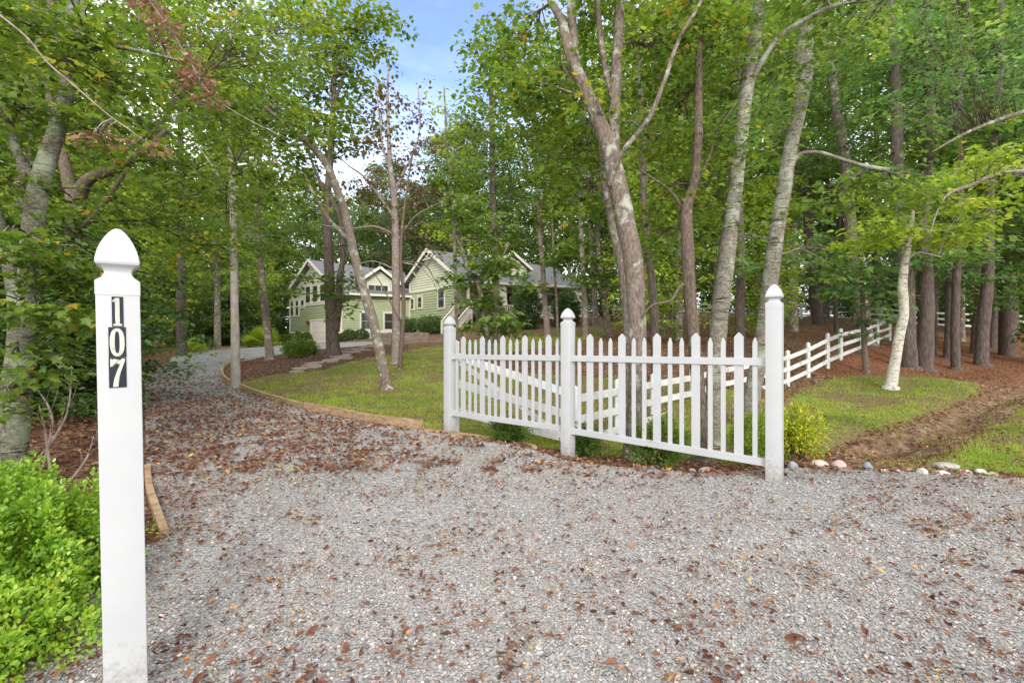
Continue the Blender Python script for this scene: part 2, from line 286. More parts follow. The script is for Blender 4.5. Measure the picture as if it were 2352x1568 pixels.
def gz(x, y):
    z = _gz0(x, y)
    if _DL:
        x = np.atleast_1d(np.asarray(x, float)); y = np.atleast_1d(np.asarray(y, float)); d = np.full(x.shape, 1e9)
        for (ax, ay), (bx, by) in zip(_DL[:-1], _DL[1:]):
            L2_ = (bx-ax)**2+(by-ay)**2; t = np.clip(((x-ax)*(bx-ax)+(y-ay)*(by-ay))/L2_, 0, 1); d = np.minimum(d, np.hypot(x-ax-t*(bx-ax), y-ay-t*(by-ay)))
        wv = 0.85+0.5*(vnoise(x*1.3, y*1.3)-0.5)
        z = z-0.26*np.exp(-(d/(0.5*wv))**2)+0.05*np.exp(-((d-1.05)/0.35)**2)+0.035*np.exp(-(d/1.0)**2)*(vnoise(x*5, y*5)-0.5)
    return z
def g1(x, y): return float(gz(x, y)[0])
_Yr = np.concatenate([np.arange(0.6, 10, 0.02), np.arange(10, 40, 0.05), np.arange(40, 130, 0.2)])
def G(px, py):
    u = (px-CX)/F; v = (py-CY)/F; zr = H-v*_Yr; d = gz(u*_Yr, _Yr)-zr
    k = np.argmax(d >= 0)
    if d[k] < 0: k = len(_Yr)-1
    Y = _Yr[k]; return Vector((u*Y, Y, g1(u*Y, Y)))
def onY(px, Y): x = (px-CX)/F*Y; return Vector((x, Y, g1(x, Y)))
_dl = [G(*p_) for p_ in ((2352+60,872),(2300,906),(2210,945),(2120,985),(2020,1025),(1950,1052))]
_DL += [(p_.x, p_.y) for p_ in _dl]
def inpoly(px, py, poly):
    ins = np.zeros(px.shape, bool); n = len(poly)
    for i in range(n):
        x1, y1 = poly[i]; x2, y2 = poly[(i+1) % n]
        if y1 == y2: continue
        c = ((y1 > py) != (y2 > py)) & (px < (x2-x1)*(py-y1)/(y2-y1)+x1); ins ^= c
    return ins
LAWN = [[(535,884),(600,912),(700,942),(850,972),(970,986),(1228,1030),(1480,1060),(1600,1070),(1790,1075),(1800,930),(1640,885),(1300,862),(1130,850),(1080,822),(1150,812),(1290,792),(1400,768),(1400,748),(1290,758),(1130,772),(930,806),(905,815),(840,822),(740,850),(620,862)],
        [(1790,930),(1850,890),(1930,864),(2150,868),(2250,880),(2240,905),(2150,945),(2000,990),(1900,1035),(1800,1060)],
        [(2700,905),(2352,935),(2260,995),(2200,1040),(2170,1078),(2352,1098),(2700,1160)]]
MUD = [[(2380,870),(2320,905),(2230,925),(2160,965),(2080,980),(1990,1020),(1920,1048),(1850,1072),(2000,1084),(2150,1084),(2175,1048),(2230,1000),(2290,975),(2352,925)]]
STRAW = [[(1830,850),(1931,826),(2000,800),(2352,755),(2800,750),(2800,890),(2352,880),(2200,868),(1930,864)]]
MULCH = [[(520,880),(530,850),(545,830),(677,811),(750,801),(850,790),(940,790),(935,808),(905,815),(840,822),(740,850),(620,862),(545,878)]]
def proj(x, y, z): return CX+F*x/y, CY+F*(H-z)/y
def masks(x, y, z):
    ok = y > 1.0; ys = np.where(ok, y, 1.0); px, py = proj(x, ys, z); out = {}
    for k, ps in (('lawn', LAWN), ('mud', MUD), ('straw', STRAW), ('mulch', MULCH)):
        m = np.zeros(x.shape, bool)
        for p in ps: m |= inpoly(px, py, p)
        out[k] = m & ok
    return out
def axis(a0, a1, fine0, fine1, st):
    v = list(np.arange(fine0, fine1+1e-6, st)); s = st; p = fine1
    while p < a1: s *= 1.09; p += s; v.append(min(p, a1))
    s = st; p = fine0; lo = []
    while p > a0: s *= 1.09; p -= s; lo.append(max(p, a0))
    return np.array(lo[::-1]+v)
xs = axis(-110, 110, -12, 14, 0.13); ys_ = axis(-25, 125, 0, 22, 0.13)
GX, GY = np.meshgrid(xs, ys_); GZ = gz(GX, GY); nx, ny = len(xs), len(ys_)
ms = masks(GX.ravel(), GY.ravel(), GZ.ravel())
idx = np.arange(nx*ny).reshape(ny, nx)
fi = np.stack([idx[:-1, :-1], idx[:-1, 1:], idx[1:, 1:], idx[1:, :-1]], -1).reshape(-1, 4)
me = npmesh('ground', np.stack([GX.ravel(), GY.ravel(), GZ.ravel()], 1), fi.ravel(), np.full(len(fi), 4), {k: v.astype(float) for k, v in ms.items()}, True)
def groundmat():
    m, t = newmat('forest_ground')
    c = N(t, 'ShaderNodeTexCoord')
    def nz(scale, detail=5, rgh=0.6):
        n = N(t, 'ShaderNodeTexNoise', inp={'Scale': scale, 'Detail': detail, 'Roughness': rgh}); L(t, c.outputs['Object'], n.inputs['Vector']); return n.outputs['Fac']
    vo = N(t, 'ShaderNodeTexVoronoi', inp={'Scale': 17.0}); L(t, c.outputs['Object'], vo.inputs['Vector'])
    sp = N(t, 'ShaderNodeSeparateColor'); L(t, vo.outputs['Color'], sp.inputs[0])
    fine = nz(24, 6, 0.75); med = nz(3.5, 4)
    litter = ramp(t, sp.outputs[0], [(0.0, (0.06, 0.032, 0.02)), (0.35, (0.13, 0.07, 0.042)), (0.7, (0.21, 0.12, 0.07)), (1.0, (0.34, 0.22, 0.13))]).outputs[0]
    grass = ramp(t, fine, [(0.3, (0.07, 0.055, 0.025)), (0.5, (0.17, 0.14, 0.055)), (0.7, (0.31, 0.26, 0.12))]).outputs[0]
    straw = ramp(t, fine, [(0.3, (0.09, 0.038, 0.022)), (0.5, (0.20, 0.088, 0.045)), (0.72, (0.34, 0.17, 0.09))]).outputs[0]
    mud = ramp(t, nz(5, 7, 0.7), [(0.3, (0.06, 0.034, 0.02)), (0.5, (0.20, 0.125, 0.078)), (0.7, (0.40, 0.29, 0.20))]).outputs[0]
    mulch = ramp(t, sp.outputs[1], [(0.0, (0.045, 0.028, 0.022)), (0.6, (0.10, 0.062, 0.045)), (0.9, (0.17, 0.10, 0.065)), (1.0, (0.38, 0.23, 0.14))]).outputs[0]
    col = litter
    for k, cc, amt in (('straw', straw, 0.5), ('mulch', mulch, 0.15), ('lawn', grass, 0.8), ('mud', mud, 1.1)):
        a = N(t, 'ShaderNodeAttribute', attribute_name=k)
        ad = N(t, 'ShaderNodeMath', operation='MULTIPLY_ADD'); L(t, med, ad.inputs[0]); ad.inputs[1].default_value = amt; L(t, a.outputs['Fac'], ad.inputs[2])
        mr = N(t, 'ShaderNodeMapRange', inp={'From Min': 0.5+amt*0.5-0.18, 'From Max': 0.5+amt*0.5+0.14}); L(t, ad.outputs[0], mr.inputs['Value'])
        mx = N(t, 'ShaderNodeMix', data_type='RGBA'); L(t, mr.outputs[0], mx.inputs[0]); L(t, col, mx.inputs[6]); L(t, cc, mx.inputs[7]); col = mx.outputs[2]
    # bare brown patches inside the grass
    pn = nz(0.9, 5, 0.65)
    p = N(t, 'ShaderNodeBsdfPrincipled', inp={'Roughness': 0.95, 'Specular IOR Level': 0.1}); L(t, col, p.inputs['Base Color'])
    hs = N(t, 'ShaderNodeMath', operation='ADD'); L(t, vo.outputs['Distance'], hs.inputs[0]); L(t, fine, hs.inputs[1])
    b = N(t, 'ShaderNodeBump', inp={'Strength': 0.8, 'Distance': 0.03}); L(t, hs.outputs[0], b.inputs['Height']); L(t, b.outputs[0], p.inputs['Normal'])
    o = N(t, 'ShaderNodeOutputMaterial'); L(t, p.outputs[0], o.inputs[0]); return m
tag(link('ground', me, groundmat()), kind='structure')

# driveway
RE = [(1300,1062),(1228,1037),(1100,1010),(970,992),(850,975),(700,942),(600,912),(545,888),(519,870),(513,850),(535,834),(600,822),(677,811),(750,801),(858,789)]
LE = [(385,1240),(340,1130),(334,1000),(332,900),(333,870),(386,840),(393,823),(413,812),(510,804),(600,797),(677,791),(760,789),(800,786),(858,785)]
right = [G(*p) for p in RE]; left = [G(*p) for p in LE]
front = [Vector((-2.35, 2.6, 0)), Vector((-2.05, 1.6, 0)), Vector((-2.6, -6, 0)), Vector((9, -6, 0)), Vector((9.5, 1.5, 0)), Vector((8.0, 3.4, 0)), Vector((6.2, 4.35, 0)), G(2180, 1092), G(2000, 1086), G(1880, 1078), G(1800, 1082), G(1600, 1090), G(1460, 1078)]
outline = [Vector((p.x, p.y)) for p in left[::-1]] + [Vector((p.x, p.y)) for p in front] + [Vector((p.x, p.y)) for p in right]
def dens(poly, st):
    out = []
    for i in range(len(poly)):
        a = poly[i]; b = poly[(i+1) % len(poly)]; n = max(1, int((b-a).length/st))
        out += [a.lerp(b, k/n) for k in range(n)]
    return out
def inworld(x, y, poly): return inpoly(np.asarray(x), np.asarray(y), [(p.x, p.y) for p in poly])
def sheet(name, poly, st, lift, mat, bst=None):
    bd = dens(poly, bst or st); xs_ = [p.x for p in poly]; yl = [p.y for p in poly]
    X, Y = np.meshgrid(np.arange(min(xs_), max(xs_), st), np.arange(min(yl), max(yl), st)); X = X.ravel(); Y = Y.ravel()
    k = inworld(X, Y, poly); pts = bd+[Vector((a, b)) for a, b in zip(X[k], Y[k])]
    ed = [(i, (i+1) % len(bd)) for i in range(len(bd))]
    r = delaunay_2d_cdt(pts, ed, [], 1, 1e-4)
    vx = np.array([v.x for v in r[0]]); vy = np.array([v.y for v in r[0]]); vz = gz(vx, vy)+lift
    me = pyme(name, np.stack([vx, vy, vz], 1), r[2], True)
    bm = bmesh.new(); bm.from_mesh(me); bmesh.ops.recalc_face_normals(bm, faces=bm.faces)
    if sum(f.normal.z for f in bm.faces) < 0: bmesh.ops.reverse_faces(bm, faces=bm.faces)
    bm.to_mesh(me); bm.free()
    return link(name, me, mat)
def gravelmat():
    m, t = newmat('driveway_gravel')
    c = N(t, 'ShaderNodeTexCoord')
    v1 = N(t, 'ShaderNodeTexVoronoi', inp={'Scale': 50.0}); L(t, c.outputs['Object'], v1.inputs['Vector'])
    sp = N(t, 'ShaderNodeSeparateColor'); L(t, v1.outputs['Color'], sp.inputs[0])
    n = N(t, 'ShaderNodeTexNoise', inp={'Scale': 0.7, 'Detail': 5.0}); L(t, c.outputs['Object'], n.inputs['Vector'])
    r = ramp(t, sp.outputs[0], [(0.0, (0.25, 0.24, 0.235)), (0.3, (0.37, 0.36, 0.35)), (0.7, (0.45, 0.44, 0.425)), (1.0, (0.58, 0.565, 0.545))])
    v2 = N(t, 'ShaderNodeMapRange', inp={'From Min': 0.0, 'From Max': 0.75, 'To Min': 1.0, 'To Max': 0.7}); L(t, v1.outputs['Distance'], v2.inputs['Value'])
    n2 = N(t, 'ShaderNodeMapRange', inp={'From Min': 0.3, 'From Max': 0.7, 'To Min': 0.85, 'To Max': 1.08}); L(t, n.outputs['Fac'], n2.inputs['Value'])
    q = N(t, 'ShaderNodeMath', operation='MULTIPLY'); L(t, v2.outputs[0], q.inputs[0]); L(t, n2.outputs[0], q.inputs[1])
    mu = N(t, 'ShaderNodeVectorMath', operation='SCALE'); L(t, r.outputs[0], mu.inputs[0]); L(t, q.outputs[0], mu.inputs['Scale'])
    p = N(t, 'ShaderNodeBsdfPrincipled', inp={'Roughness': 0.9, 'Specular IOR Level': 0.2}); L(t, mu.outputs[0], p.inputs['Base Color'])
    b = N(t, 'ShaderNodeBump', inp={'Strength': 0.9, 'Distance': 0.02}, invert=True); L(t, v1.outputs['Distance'], b.inputs['Height']); L(t, b.outputs[0], p.inputs['Normal'])
    o = N(t, 'ShaderNodeOutputMaterial'); L(t, p.outputs[0], o.inputs[0]); return m
tag(sheet('driveway', outline, 0.35, 0.018, gravelmat(), 0.3), kind='structure')

# loose gravel: individual stones, finer and closer together near the camera
def stones():
    g = rng(5); out = []
    Vs = []; Fs = []; Sz = []; At = []; At2 = []; off = 0
    bm = bmesh.new(); bmesh.ops.create_icosphere(bm, subdivisions=1, radius=1.0)
    iv = np.array([v.co[:] for v in bm.verts]); ifc = np.array([[v.index for v in f.verts] for f in bm.faces]); bm.free()
    ov = np.array([(1,0,0),(0,1,0),(-1,0,0),(0,-1,0),(0,0,1),(0.1,0,-1)], float); of = np.array([[0,1,4],[1,2,4],[2,3,4],[3,0,4],[1,0,5],[2,1,5],[3,2,5],[0,3,5]])
    for (y0, y1, dn, V, Fc, lo, hi) in ((0.5, 3.0, 8000, iv, ifc, 0.0036, 0.0094), (3.0, 5.5, 5200, ov, of, 0.005, 0.0115), (5.5, 10.0, 2600, ov, of, 0.007, 0.014)):
        A = (y1-y0)*(2.5*y1); n = int(A*dn); y = g.uniform(y0, y1, n); xm = 1.14*y1+1.7; A = (y1-y0)*2*xm; n = int(A*dn); y = g.uniform(y0, y1, n); x = g.uniform(-xm, xm, n)
        k = (np.abs(x) < 1.14*y+1.7) & (g.random(n) < np.where(np.abs(x) < 1.14*y+0.2, 1, 0.6)) & inworld(x, y, outline)
        if y0 > 5: k &= g.random(n) < np.clip((10.5-y)/3.0, 0.15, 1)
        k &= g.random(n) > 0.55*np.clip((fbm(x*1.1+40, y*1.1)-0.56)*8, 0, 1)      # thin patches
        x = x[k]; y = y[k]; n = len(x)
        s = lo+(hi-lo)*g.random(n)**1.7; s *= np.where(g.random(n) < 0.012, 1.5, 1)
        z = gz(x, y)+0.018+s*g.uniform(0.0, 0.75, n)
        nv = len(V); sc3 = np.stack([g.uniform(0.8, 1.35, n), g.uniform(0.65, 1.0, n), g.uniform(0.38, 0.66, n)], 1)
        P = V[None]*sc3[:, None]*(1+g.uniform(-0.24, 0.24, (n, nv, 1)))
        ax = g.normal(size=(n, 3)); ax[:, 2] *= 1.2; ax /= np.linalg.norm(ax, axis=1)[:, None]; an = g.normal(0, 0.6, n)
        az = g.uniform(0, 2*PI, n); ca, sa = np.cos(az)[:, None], np.sin(az)[:, None]
        P = np.stack([P[..., 0]*ca-P[..., 1]*sa, P[..., 0]*sa+P[..., 1]*ca, P[..., 2]], -1)
        c_, s_ = np.cos(an)[:, None, None], np.sin(an)[:, None, None]; A3 = ax[:, None]
        P = P*c_+np.cross(np.broadcast_to(A3, P.shape), P)*s_+A3*(P*A3).sum(-1, keepdims=True)*(1-c_)
        P = P*s[:, None, None]+np.stack([x, y, z], 1)[:, None]
        Vs.append(P.reshape(-1, 3)); Fs.append((Fc[None]+(np.arange(n)*nv)[:, None, None]+off).ravel()); Sz.append(np.full(n*len(Fc), 3)); off += n*nv
        At.append(np.repeat(g.random(n), nv)); At2.append(np.repeat(g.random(n), nv))
    me = npmesh('gravel', np.concatenate(Vs), np.concatenate(Fs), np.concatenate(Sz), {'v': np.concatenate(At), 'w': np.concatenate(At2)}, False)
    m, t = newmat('loose_stones')
    a = N(t, 'ShaderNodeAttribute', attribute_name='v'); b_ = N(t, 'ShaderNodeAttribute', attribute_name='w')
    r1 = ramp(t, a.outputs['Fac'], [(0.0, (0.17, 0.165, 0.165)), (0.10, (0.25, 0.237, 0.225)), (0.6, (0.315, 0.298, 0.283)), (0.92, (0.39, 0.373, 0.355)), (1.0, (0.60, 0.575, 0.54))])
    r2 = ramp(t, b_.outputs['Fac'], [(0.0, (0.92, 0.95, 0.965)), (0.3, (1, 0.985, 0.97)), (0.75, (1.06, 0.98, 0.94)), (0.93, (1.10, 0.94, 0.86)), (1.0, (1.15, 0.93, 0.72))])
    mu = N(t, 'ShaderNodeMix', data_type='RGBA', blend_type='MULTIPLY'); mu.inputs[0].default_value = 1; L(t, r1.outputs[0], mu.inputs[6]); L(t, r2.outputs[0], mu.inputs[7])
    c = N(t, 'ShaderNodeTexCoord'); n = N(t, 'ShaderNodeTexNoise', inp={'Scale': 180.0, 'Detail': 3.0}); L(t, c.outputs['Object'], n.inputs['Vector'])
    p = N(t, 'ShaderNodeBsdfPrincipled', inp={'Roughness': 0.85, 'Specular IOR Level': 0.25}); L(t, mu.outputs[2], p.inputs['Base Color'])
    bp = N(t, 'ShaderNodeBump', inp={'Strength': 0.3, 'Distance': 0.003}); L(t, n.outputs['Fac'], bp.inputs['Height']); L(t, bp.outputs[0], p.inputs['Normal'])
    o = N(t, 'ShaderNodeOutputMaterial'); L(t, p.outputs[0], o.inputs[0])
    tag(link('gravel', me, m), 'loose pale grey crushed stone covering the driveway', 'gravel', kind='stuff')
stones()

# ------------------------------------------------------------------ leaves
TMPL = {
 'diamond': (np.array([(0,0,0),(0.45,0.36,0.06),(1,0,-0.05),(0.45,-0.36,0.06)]), [[0,3,2,1]]),
 'oval': (np.array([(0,0,0),(0.3,0.24,0.07),(0.72,0.2,0.06),(1,0,-0.06),(0.72,-0.2,0.06),(0.3,-0.24,0.07)]), [[0,3,2,1],[0,5,4,3]]),
 'round': (np.array([(0,0,0),(0.22,0.26,0.05),(0.55,0.34,0.08),(0.88,0.2,0.05),(1,0,-0.02),(0.88,-0.2,0.05),(0.55,-0.34,0.08),(0.22,-0.26,0.05),(0.5,0,-0.02)]), [[0,8,2,1],[8,4,3,2],[0,7,6,8],[8,6,5,4]]),
 'lobed': (np.array([(0,0,0),(0.12,0.38,0.05),(0.32,0.26,0.04),(0.55,0.52,0.05),(0.62,0.2,0.03),(1.05,0,-0.1),(0.62,-0.2,0.03),(0.55,-0.52,0.05),(0.32,-0.26,0.04),(0.12,-0.38,0.05),(0.4,0,-0.01)]),
           [[0,10,2,1],[10,4,3,2],[10,5,4],[0,9,8,10],[10,8,7,6],[10,6,5]]),
 'needle': (np.array([(0,0.02,0),(0,-0.02,0),(1,0.0,-0.12),(0.9,0.5,0.1),(0.95,-0.45,0.15)]), [[0,1,2],[0,1,3],[0,1,4]]),
 'curl': (np.array([(0,0,0),(0.15,0.14,0.10),(0.5,0.25,0.30),(0.9,0.17,0.34),(1.05,0.05,0.24),(0.72,-0.12,0.08),(0.5,-0.30,0.16),(0.12,-0.2,0.14),(0.5,0,0.0)]), [[0,8,2,1],[8,4,3,2],[0,7,6,8],[8,6,5,4]]),
}
def leafmesh(name, P, T, Nn, S, v, tmpl):
    V, Fc = TMPL[tmpl]; n = len(P); k = len(V)
    T = T/np.linalg.norm(T, axis=1)[:, None]; B = np.cross(Nn, T); B /= np.linalg.norm(B, axis=1)[:, None]+1e-9; N2 = np.cross(T, B)
    W = P[:, None]+S[:, None, None]*(V[None, :, 0:1]*T[:, None]+V[None, :, 1:2]*B[:, None]+V[None, :, 2:3]*N2[:, None])
    fl = np.concatenate([np.array(f) for f in Fc]); sz = np.array([len(f) for f in Fc])
    fi = (fl[None]+(np.arange(n)*k)[:, None]).ravel()
    return npmesh(name, W.reshape(-1, 3), fi, np.tile(sz, n), {'v': np.repeat(v, k)}, False)
def spray(g, cen, rad, flat, nl, tilt=0.38, shade=0.5):
    """leaves round spray centres cen (m,3): returns P, T, N, v"""
    m = len(cen); c = np.repeat(cen, nl, 0); n = m*nl
    a = g.uniform(0, 2*PI, n); r = np.sqrt(g.random(n))*np.repeat(rad, nl)
    drop = -0.35*r
    P = c+np.stack([np.cos(a)*r, np.sin(a)*r, drop+g.normal(0, 1, n)*flat*np.repeat(rad, nl)], 1)
    aa = a+g.normal(0, 0.7, n); T = np.stack([np.cos(aa), np.sin(aa), g.normal(-0.35, 0.4, n)], 1)
    Nn = np.stack([g.normal(0, tilt, n), g.normal(0, tilt, n), np.ones(n)], 1)
    v = np.clip(np.repeat(g.normal(shade, 0.2, m), nl)+g.normal(0, 0.10, n), 0, 1)
    pop = g.random(n); v = np.where(pop < 0.012, g.uniform(0.95, 1, n), np.minimum(v, 0.94))
    return P, T, Nn, v
def blobs_leaves(g, blobs, tmpl, size, nl=16, srad=(0.2, 0.45), flat=0.16, shade=0.5):
    """blobs: (centre, (rx,ry,rz), sprays)"""
    cen = []
    for c, r, n in blobs:
        d = g.normal(size=(n, 3)); d /= np.linalg.norm(d, axis=1)[:, None]; d *= (g.random(n)**0.42)[:, None]
        cen.append(np.array(c)[None]+d*np.array(r)[None])
    cen = np.concatenate(cen); rad = g.uniform(srad[0], srad[1], len(cen))
    P, T, Nn, v = spray(g, cen, rad, flat, nl, shade=shade)
    return P, T, Nn, size*g.uniform(0.6, 1.25, len(P)), v, cen

# generic woodland trees, each grown from its own seed
def grow(seed, h, r0, lo, cr, nlimb, kind, leaf, tmpl, perspray, srad, wander=0.5, top=True):
    g = rng(seed); rd = random.Random(seed); tb = MB()
    n = 9; pts = []; ox = oy = 0
    lx, ly = rd.uniform(-0.03, 0.03), rd.uniform(-0.03, 0.03)
    for i in range(n):
        t = i/(n-1); pts.append(Vector((lx*h*t+wander*0.12*math.sin(t*5+seed), ly*h*t+wander*0.12*math.cos(t*4+seed*2), h*t-0.15*(i == 0))))
    rad = [r0*(1-0.86*(i/(n-1))**1.1) for i in range(n)]; rad[0] = r0*1.5; rad.insert(1, r0*1.04); pts.insert(1, pts[0].lerp(pts[1], 0.18))
    cp_, cr_ = catmull(pts, rad, 4); tube(tb, cp_, cr_, 9, 0.12, seed)
    cen = []; srd = []
    for k in range(nlimb):
        t = lo+(1-lo)*(k+rd.random())/nlimb; i = min(int(t*(len(cp_)-1)), len(cp_)-2); p0 = cp_[i].copy()
        tt = (t-lo)/(1-lo)
        if kind == 'pine': prof = (0.55+0.6*math.sin(PI*min(1, tt*1.1)))*(1-0.5*tt); el = rd.uniform(-0.1, 0.5)
        else: prof = math.sin(PI*(0.18+0.80*tt))**0.7; el = rd.uniform(0.25, 0.95)
        ln = cr*prof*rd.uniform(0.65, 1.15)+0.3; az = k*2.4+rd.uniform(-0.5, 0.5)
        d = Vector((math.cos(az)*math.cos(el), math.sin(az)*math.cos(el), math.sin(el)))
        q = [p0]; dd = d.copy()
        for s in range(4):
            dd = (dd+Vector((rd.uniform(-.3, .3), rd.uniform(-.3, .3), rd.uniform(-.12, .28)))).normalized(); q.append(q[-1]+dd*ln/4)
        rb = max(0.012, r0*0.30*(1-tt*0.7)); qq, qr = catmull(q, [rb*(1-0.2*j) for j in range(5)], 2); tube(tb, qq, qr, 5)
        for s in range(2, len(qq)):
            f = s/(len(qq)-1)
            if rd.random() < 0.85:
                for _ in range(2):
                    e = qq[s]+Vector((rd.gauss(0, 1), rd.gauss(0, 1), rd.gauss(0.1, 0.6)))*(0.22*ln*(0.4+f))
                    cen.append(e); srd.append(rd.uniform(*srad))
                    if rd.random() < 0.5: tube(tb, [qq[s-1], qq[s-1].lerp(e, 0.5)+Vector((0, 0, 0.05)), e], [rb*0.35, rb*0.25, 0.006], 3)
    for _ in range(6 if top else 0): cen.append(cp_[-1]+Vector((rd.gauss(0, .5), rd.gauss(0, .5), rd.uniform(-1, 0.6)))); srd.append(rd.uniform(*srad))
    cen = np.array([c[:] for c in cen]); srd = np.array(srd)
    P, T, Nn, v = spray(g, cen, srd, 0.22, perspray, 0.6)
    lm = leafmesh('crown', P, T, Nn, leaf*g.uniform(0.6, 1.3, len(P)), v, tmpl)
    tm = tb.mesh('trunk', smooth=True)
    return tm, lm
PROTO = {}
def proto(key, *a):
    if key not in PROTO: PROTO[key] = grow(*a)
    return PROTO[key]
SPEC = {
 'tallA': (11, 19, 0.20, 0.30, 3.6, 30, 'broad', 0.23, 'diamond', 30, (0.45, 0.95)),
 'tallB': (12, 22, 0.23, 0.36, 4.0, 32, 'broad', 0.24, 'diamond', 30, (0.45, 1.0)),
 'tallC': (13, 16, 0.16, 0.22, 3.0, 26, 'broad', 0.20, 'diamond', 30, (0.4, 0.8)),
 'midA': (14, 9, 0.09, 0.16, 2.4, 20, 'broad', 0.17, 'diamond', 40, (0.3, 0.65)),
 'midB': (15, 7, 0.07, 0.14, 2.0, 18, 'broad', 0.15, 'diamond', 40, (0.28, 0.6)),
 'pine': (16, 21, 0.20, 0.50, 3.0, 26, 'pine', 0.24, 'needle', 50, (0.35, 0.7)),
 'shrubA': (17, 3.2, 0.035, 0.04, 1.35, 16, 'broad', 0.11, 'diamond', 44, (0.22, 0.5)),
 'shrubB': (18, 2.2, 0.03, 0.03, 1.2, 14, 'broad', 0.09, 'diamond', 46, (0.2, 0.42)),
 'near': (19, 11, 0.13, 0.20, 2.8, 24, 'broad', 0.13, 'lobed', 44, (0.3, 0.6)),
}
def plant(key, px, Y, label, cat, group, lm, bk, hs=1.0, rz=None, name=None, dz=0.0, ws=None, seed=0):
    tm, cm = proto(key, *SPEC[key])
    loc = onY(px, Y); loc.z += dz
    rd = random.Random(int(px*7+Y*13+seed))
    t = root(name or ('shrub' if 'shrub' in key else 'pine_tree' if key == 'pine' else 'woodland_tree'), loc, label, cat, group, rd.uniform(0, 6.28) if rz is None else rz)
    ws = ws or hs*rd.uniform(0.92, 1.1); t.scale = (ws, ws, hs)
    for nm, me_, mt in (('stem' if 'shrub' in key else 'trunk', tm, bk), ('foliage' if 'shrub' in key else 'crown', cm, lm)):
        if not me_.materials: me_.materials.append(mt)
        o = bpy.data.objects.new(nm, me_); C.objects.link(o); o.parent = t
        o.material_slots[0].link = 'OBJECT'; o.material_slots[0].material = mt
    return t

# ------------------------------------------------------------------ hero trees (trunk lines measured from the photograph)
def hero(name, label, base, Y0, paths, bark, blobs=(), leafm=None, tmpl='lobed', lsize=0.1, nl=16, seed=1, srad=(0.2, 0.45), group=None, twigs=True, flat=0.09, extra=None, sides=14, shade=0.5, cat='tree', stuffbranches=True):
    """paths: first is the trunk; each = [(px,py,Y,width_px)...]"""
    bp = at(base[0], base[1], Y0); gzb = g1(bp.x, bp.y); bp = Vector((bp.x, bp.y, gzb))
    t = root(name, bp, label, cat, group)
    tb = MB(); lb = MB(); nodes = []
    for i, pa in enumerate(paths):
        pts = [at(a[0], a[1], a[2])-bp for a in pa]; rad = [a[3]*a[2]/F/2 for a in pa]
        if i == 0:
            pts.insert(0, Vector((pts[0].x, pts[0].y, -0.12))); rad.insert(0, rad[0]*1.6)
            pts.insert(1, Vector((pts[0].x*0.7+pts[1].x*0.3, pts[1].y, 0.06))); rad.insert(1, rad[1]*1.25)
        q, r = catmull(pts, rad, 6)
        if i == 0: tube(tb, q, r, sides, 0.1, seed)
        else:
            one = MB(); tube(one, q, r, 9, 0.1, seed+i); link('limb', one.mesh('limb', smooth=True), bark, t)
        nodes += q[len(q)//4:]
    link('trunk', tb.mesh('trunk', smooth=True), bark, t)
    if blobs:
        g = rng(seed); bl = []
        for b in blobs:                                  # (px,py,Y, rpx, rpy, ry_m, sprays)
            c = at(b[0], b[1], b[2])-bp; bl.append((c[:], (b[3]*b[2]/F, b[5], b[4]*b[2]/F), b[6]))
        P, T, Nn, S, v, cen = blobs_leaves(g, bl, tmpl, lsize, nl, srad, flat, shade)
        link('crown', leafmesh('crown', P, T, Nn, S, v, tmpl), leafm, t)
        if twigs:
            k = 0; rd = random.Random(seed)
            for (c, r, n) in bl:
                lb = MB(); c = Vector(c); near = min(nodes, key=lambda q: (q-c).length+0.8*max(0, q.z-c.z))
                mid = near.lerp(c, 0.5)+Vector((0, 0, 0.12*(c-near).length)); m1 = near.lerp(mid, .5)
                chain, cr_ = catmull([near, m1, mid, c], [0.02, 0.017, 0.013, 0.008], 4); tube(lb, chain, cr_, 5)
                for s in cen[k:k+n]:
                    s = Vector(s)
                    if rd.random() < 0.7:
                        a = chain[rd.randrange(4, len(chain))]; tube(lb, [a, a.lerp(s, 0.5)+Vector((rd.uniform(-.08, .08), rd.uniform(-.08, .08), 0.06)), s], [0.009, 0.006, 0.003], 3)
                k += n; link('branch', lb.mesh('branch', smooth=True), bark, t)
    return t

# left group --------------------------------------------------------
hero('pale_barked_tree', 'pale mottled tree forking behind the box bush at the left edge', (25,1115), 4.4,
  [[(28,1105,4.4,48),(42,950,4.4,46),(52,800,4.4,44),(66,650,4.45,42),(76,520,4.5,40),(90,430,4.55,40),(120,330,4.6,34),(150,230,4.7,30),(160,120,4.8,26),(168,0,4.9,22),(170,-120,5,16)],
   [(84,430,4.55,24),(40,350,4.5,18),(15,260,4.5,14),(-20,180,4.4,10)],
   [(160,120,4.8,18),(110,60,4.7,12),(60,10,4.6,8)],[(165,110,4.8,20),(190,60,4.9,14),(185,-40,5,10)],
   [(170,140,4.8,12),(240,108,4.9,10),(330,120,5.1,8),(410,140,5.4,5)]], B_MOTTLE,
  [(60,250,4.6,110,90,0.7,26),(30,60,4.5,110,80,0.7,26),(190,60,4.6,110,80,0.8,26),(300,200,5.0,110,80,0.8,22),(30,610,4.0,70,50,0.4,9),(130,570,4.3,90,35,0.4,10),
   (110,715,4.1,110,26,0.35,10),(20,820,3.8,40,40,0.25,4),(20,420,4.4,60,60,0.5,8),(240,320,5.0,90,70,0.7,12),(160,450,5.0,70,60,0.6,8),(60,540,3.9,80,26,0.35,9),(170,640,4.3,50,60,0.4,12),(150,820,4.6,50,70,0.4,12),(40,690,3.8,60,20,0.3,7),(175,730,4.4,40,40,0.4,8),(10,900,3.9,30,40,0.25,5)], LM['warm'], 'lobed', 0.082, 20, 3, (0.16, 0.34))
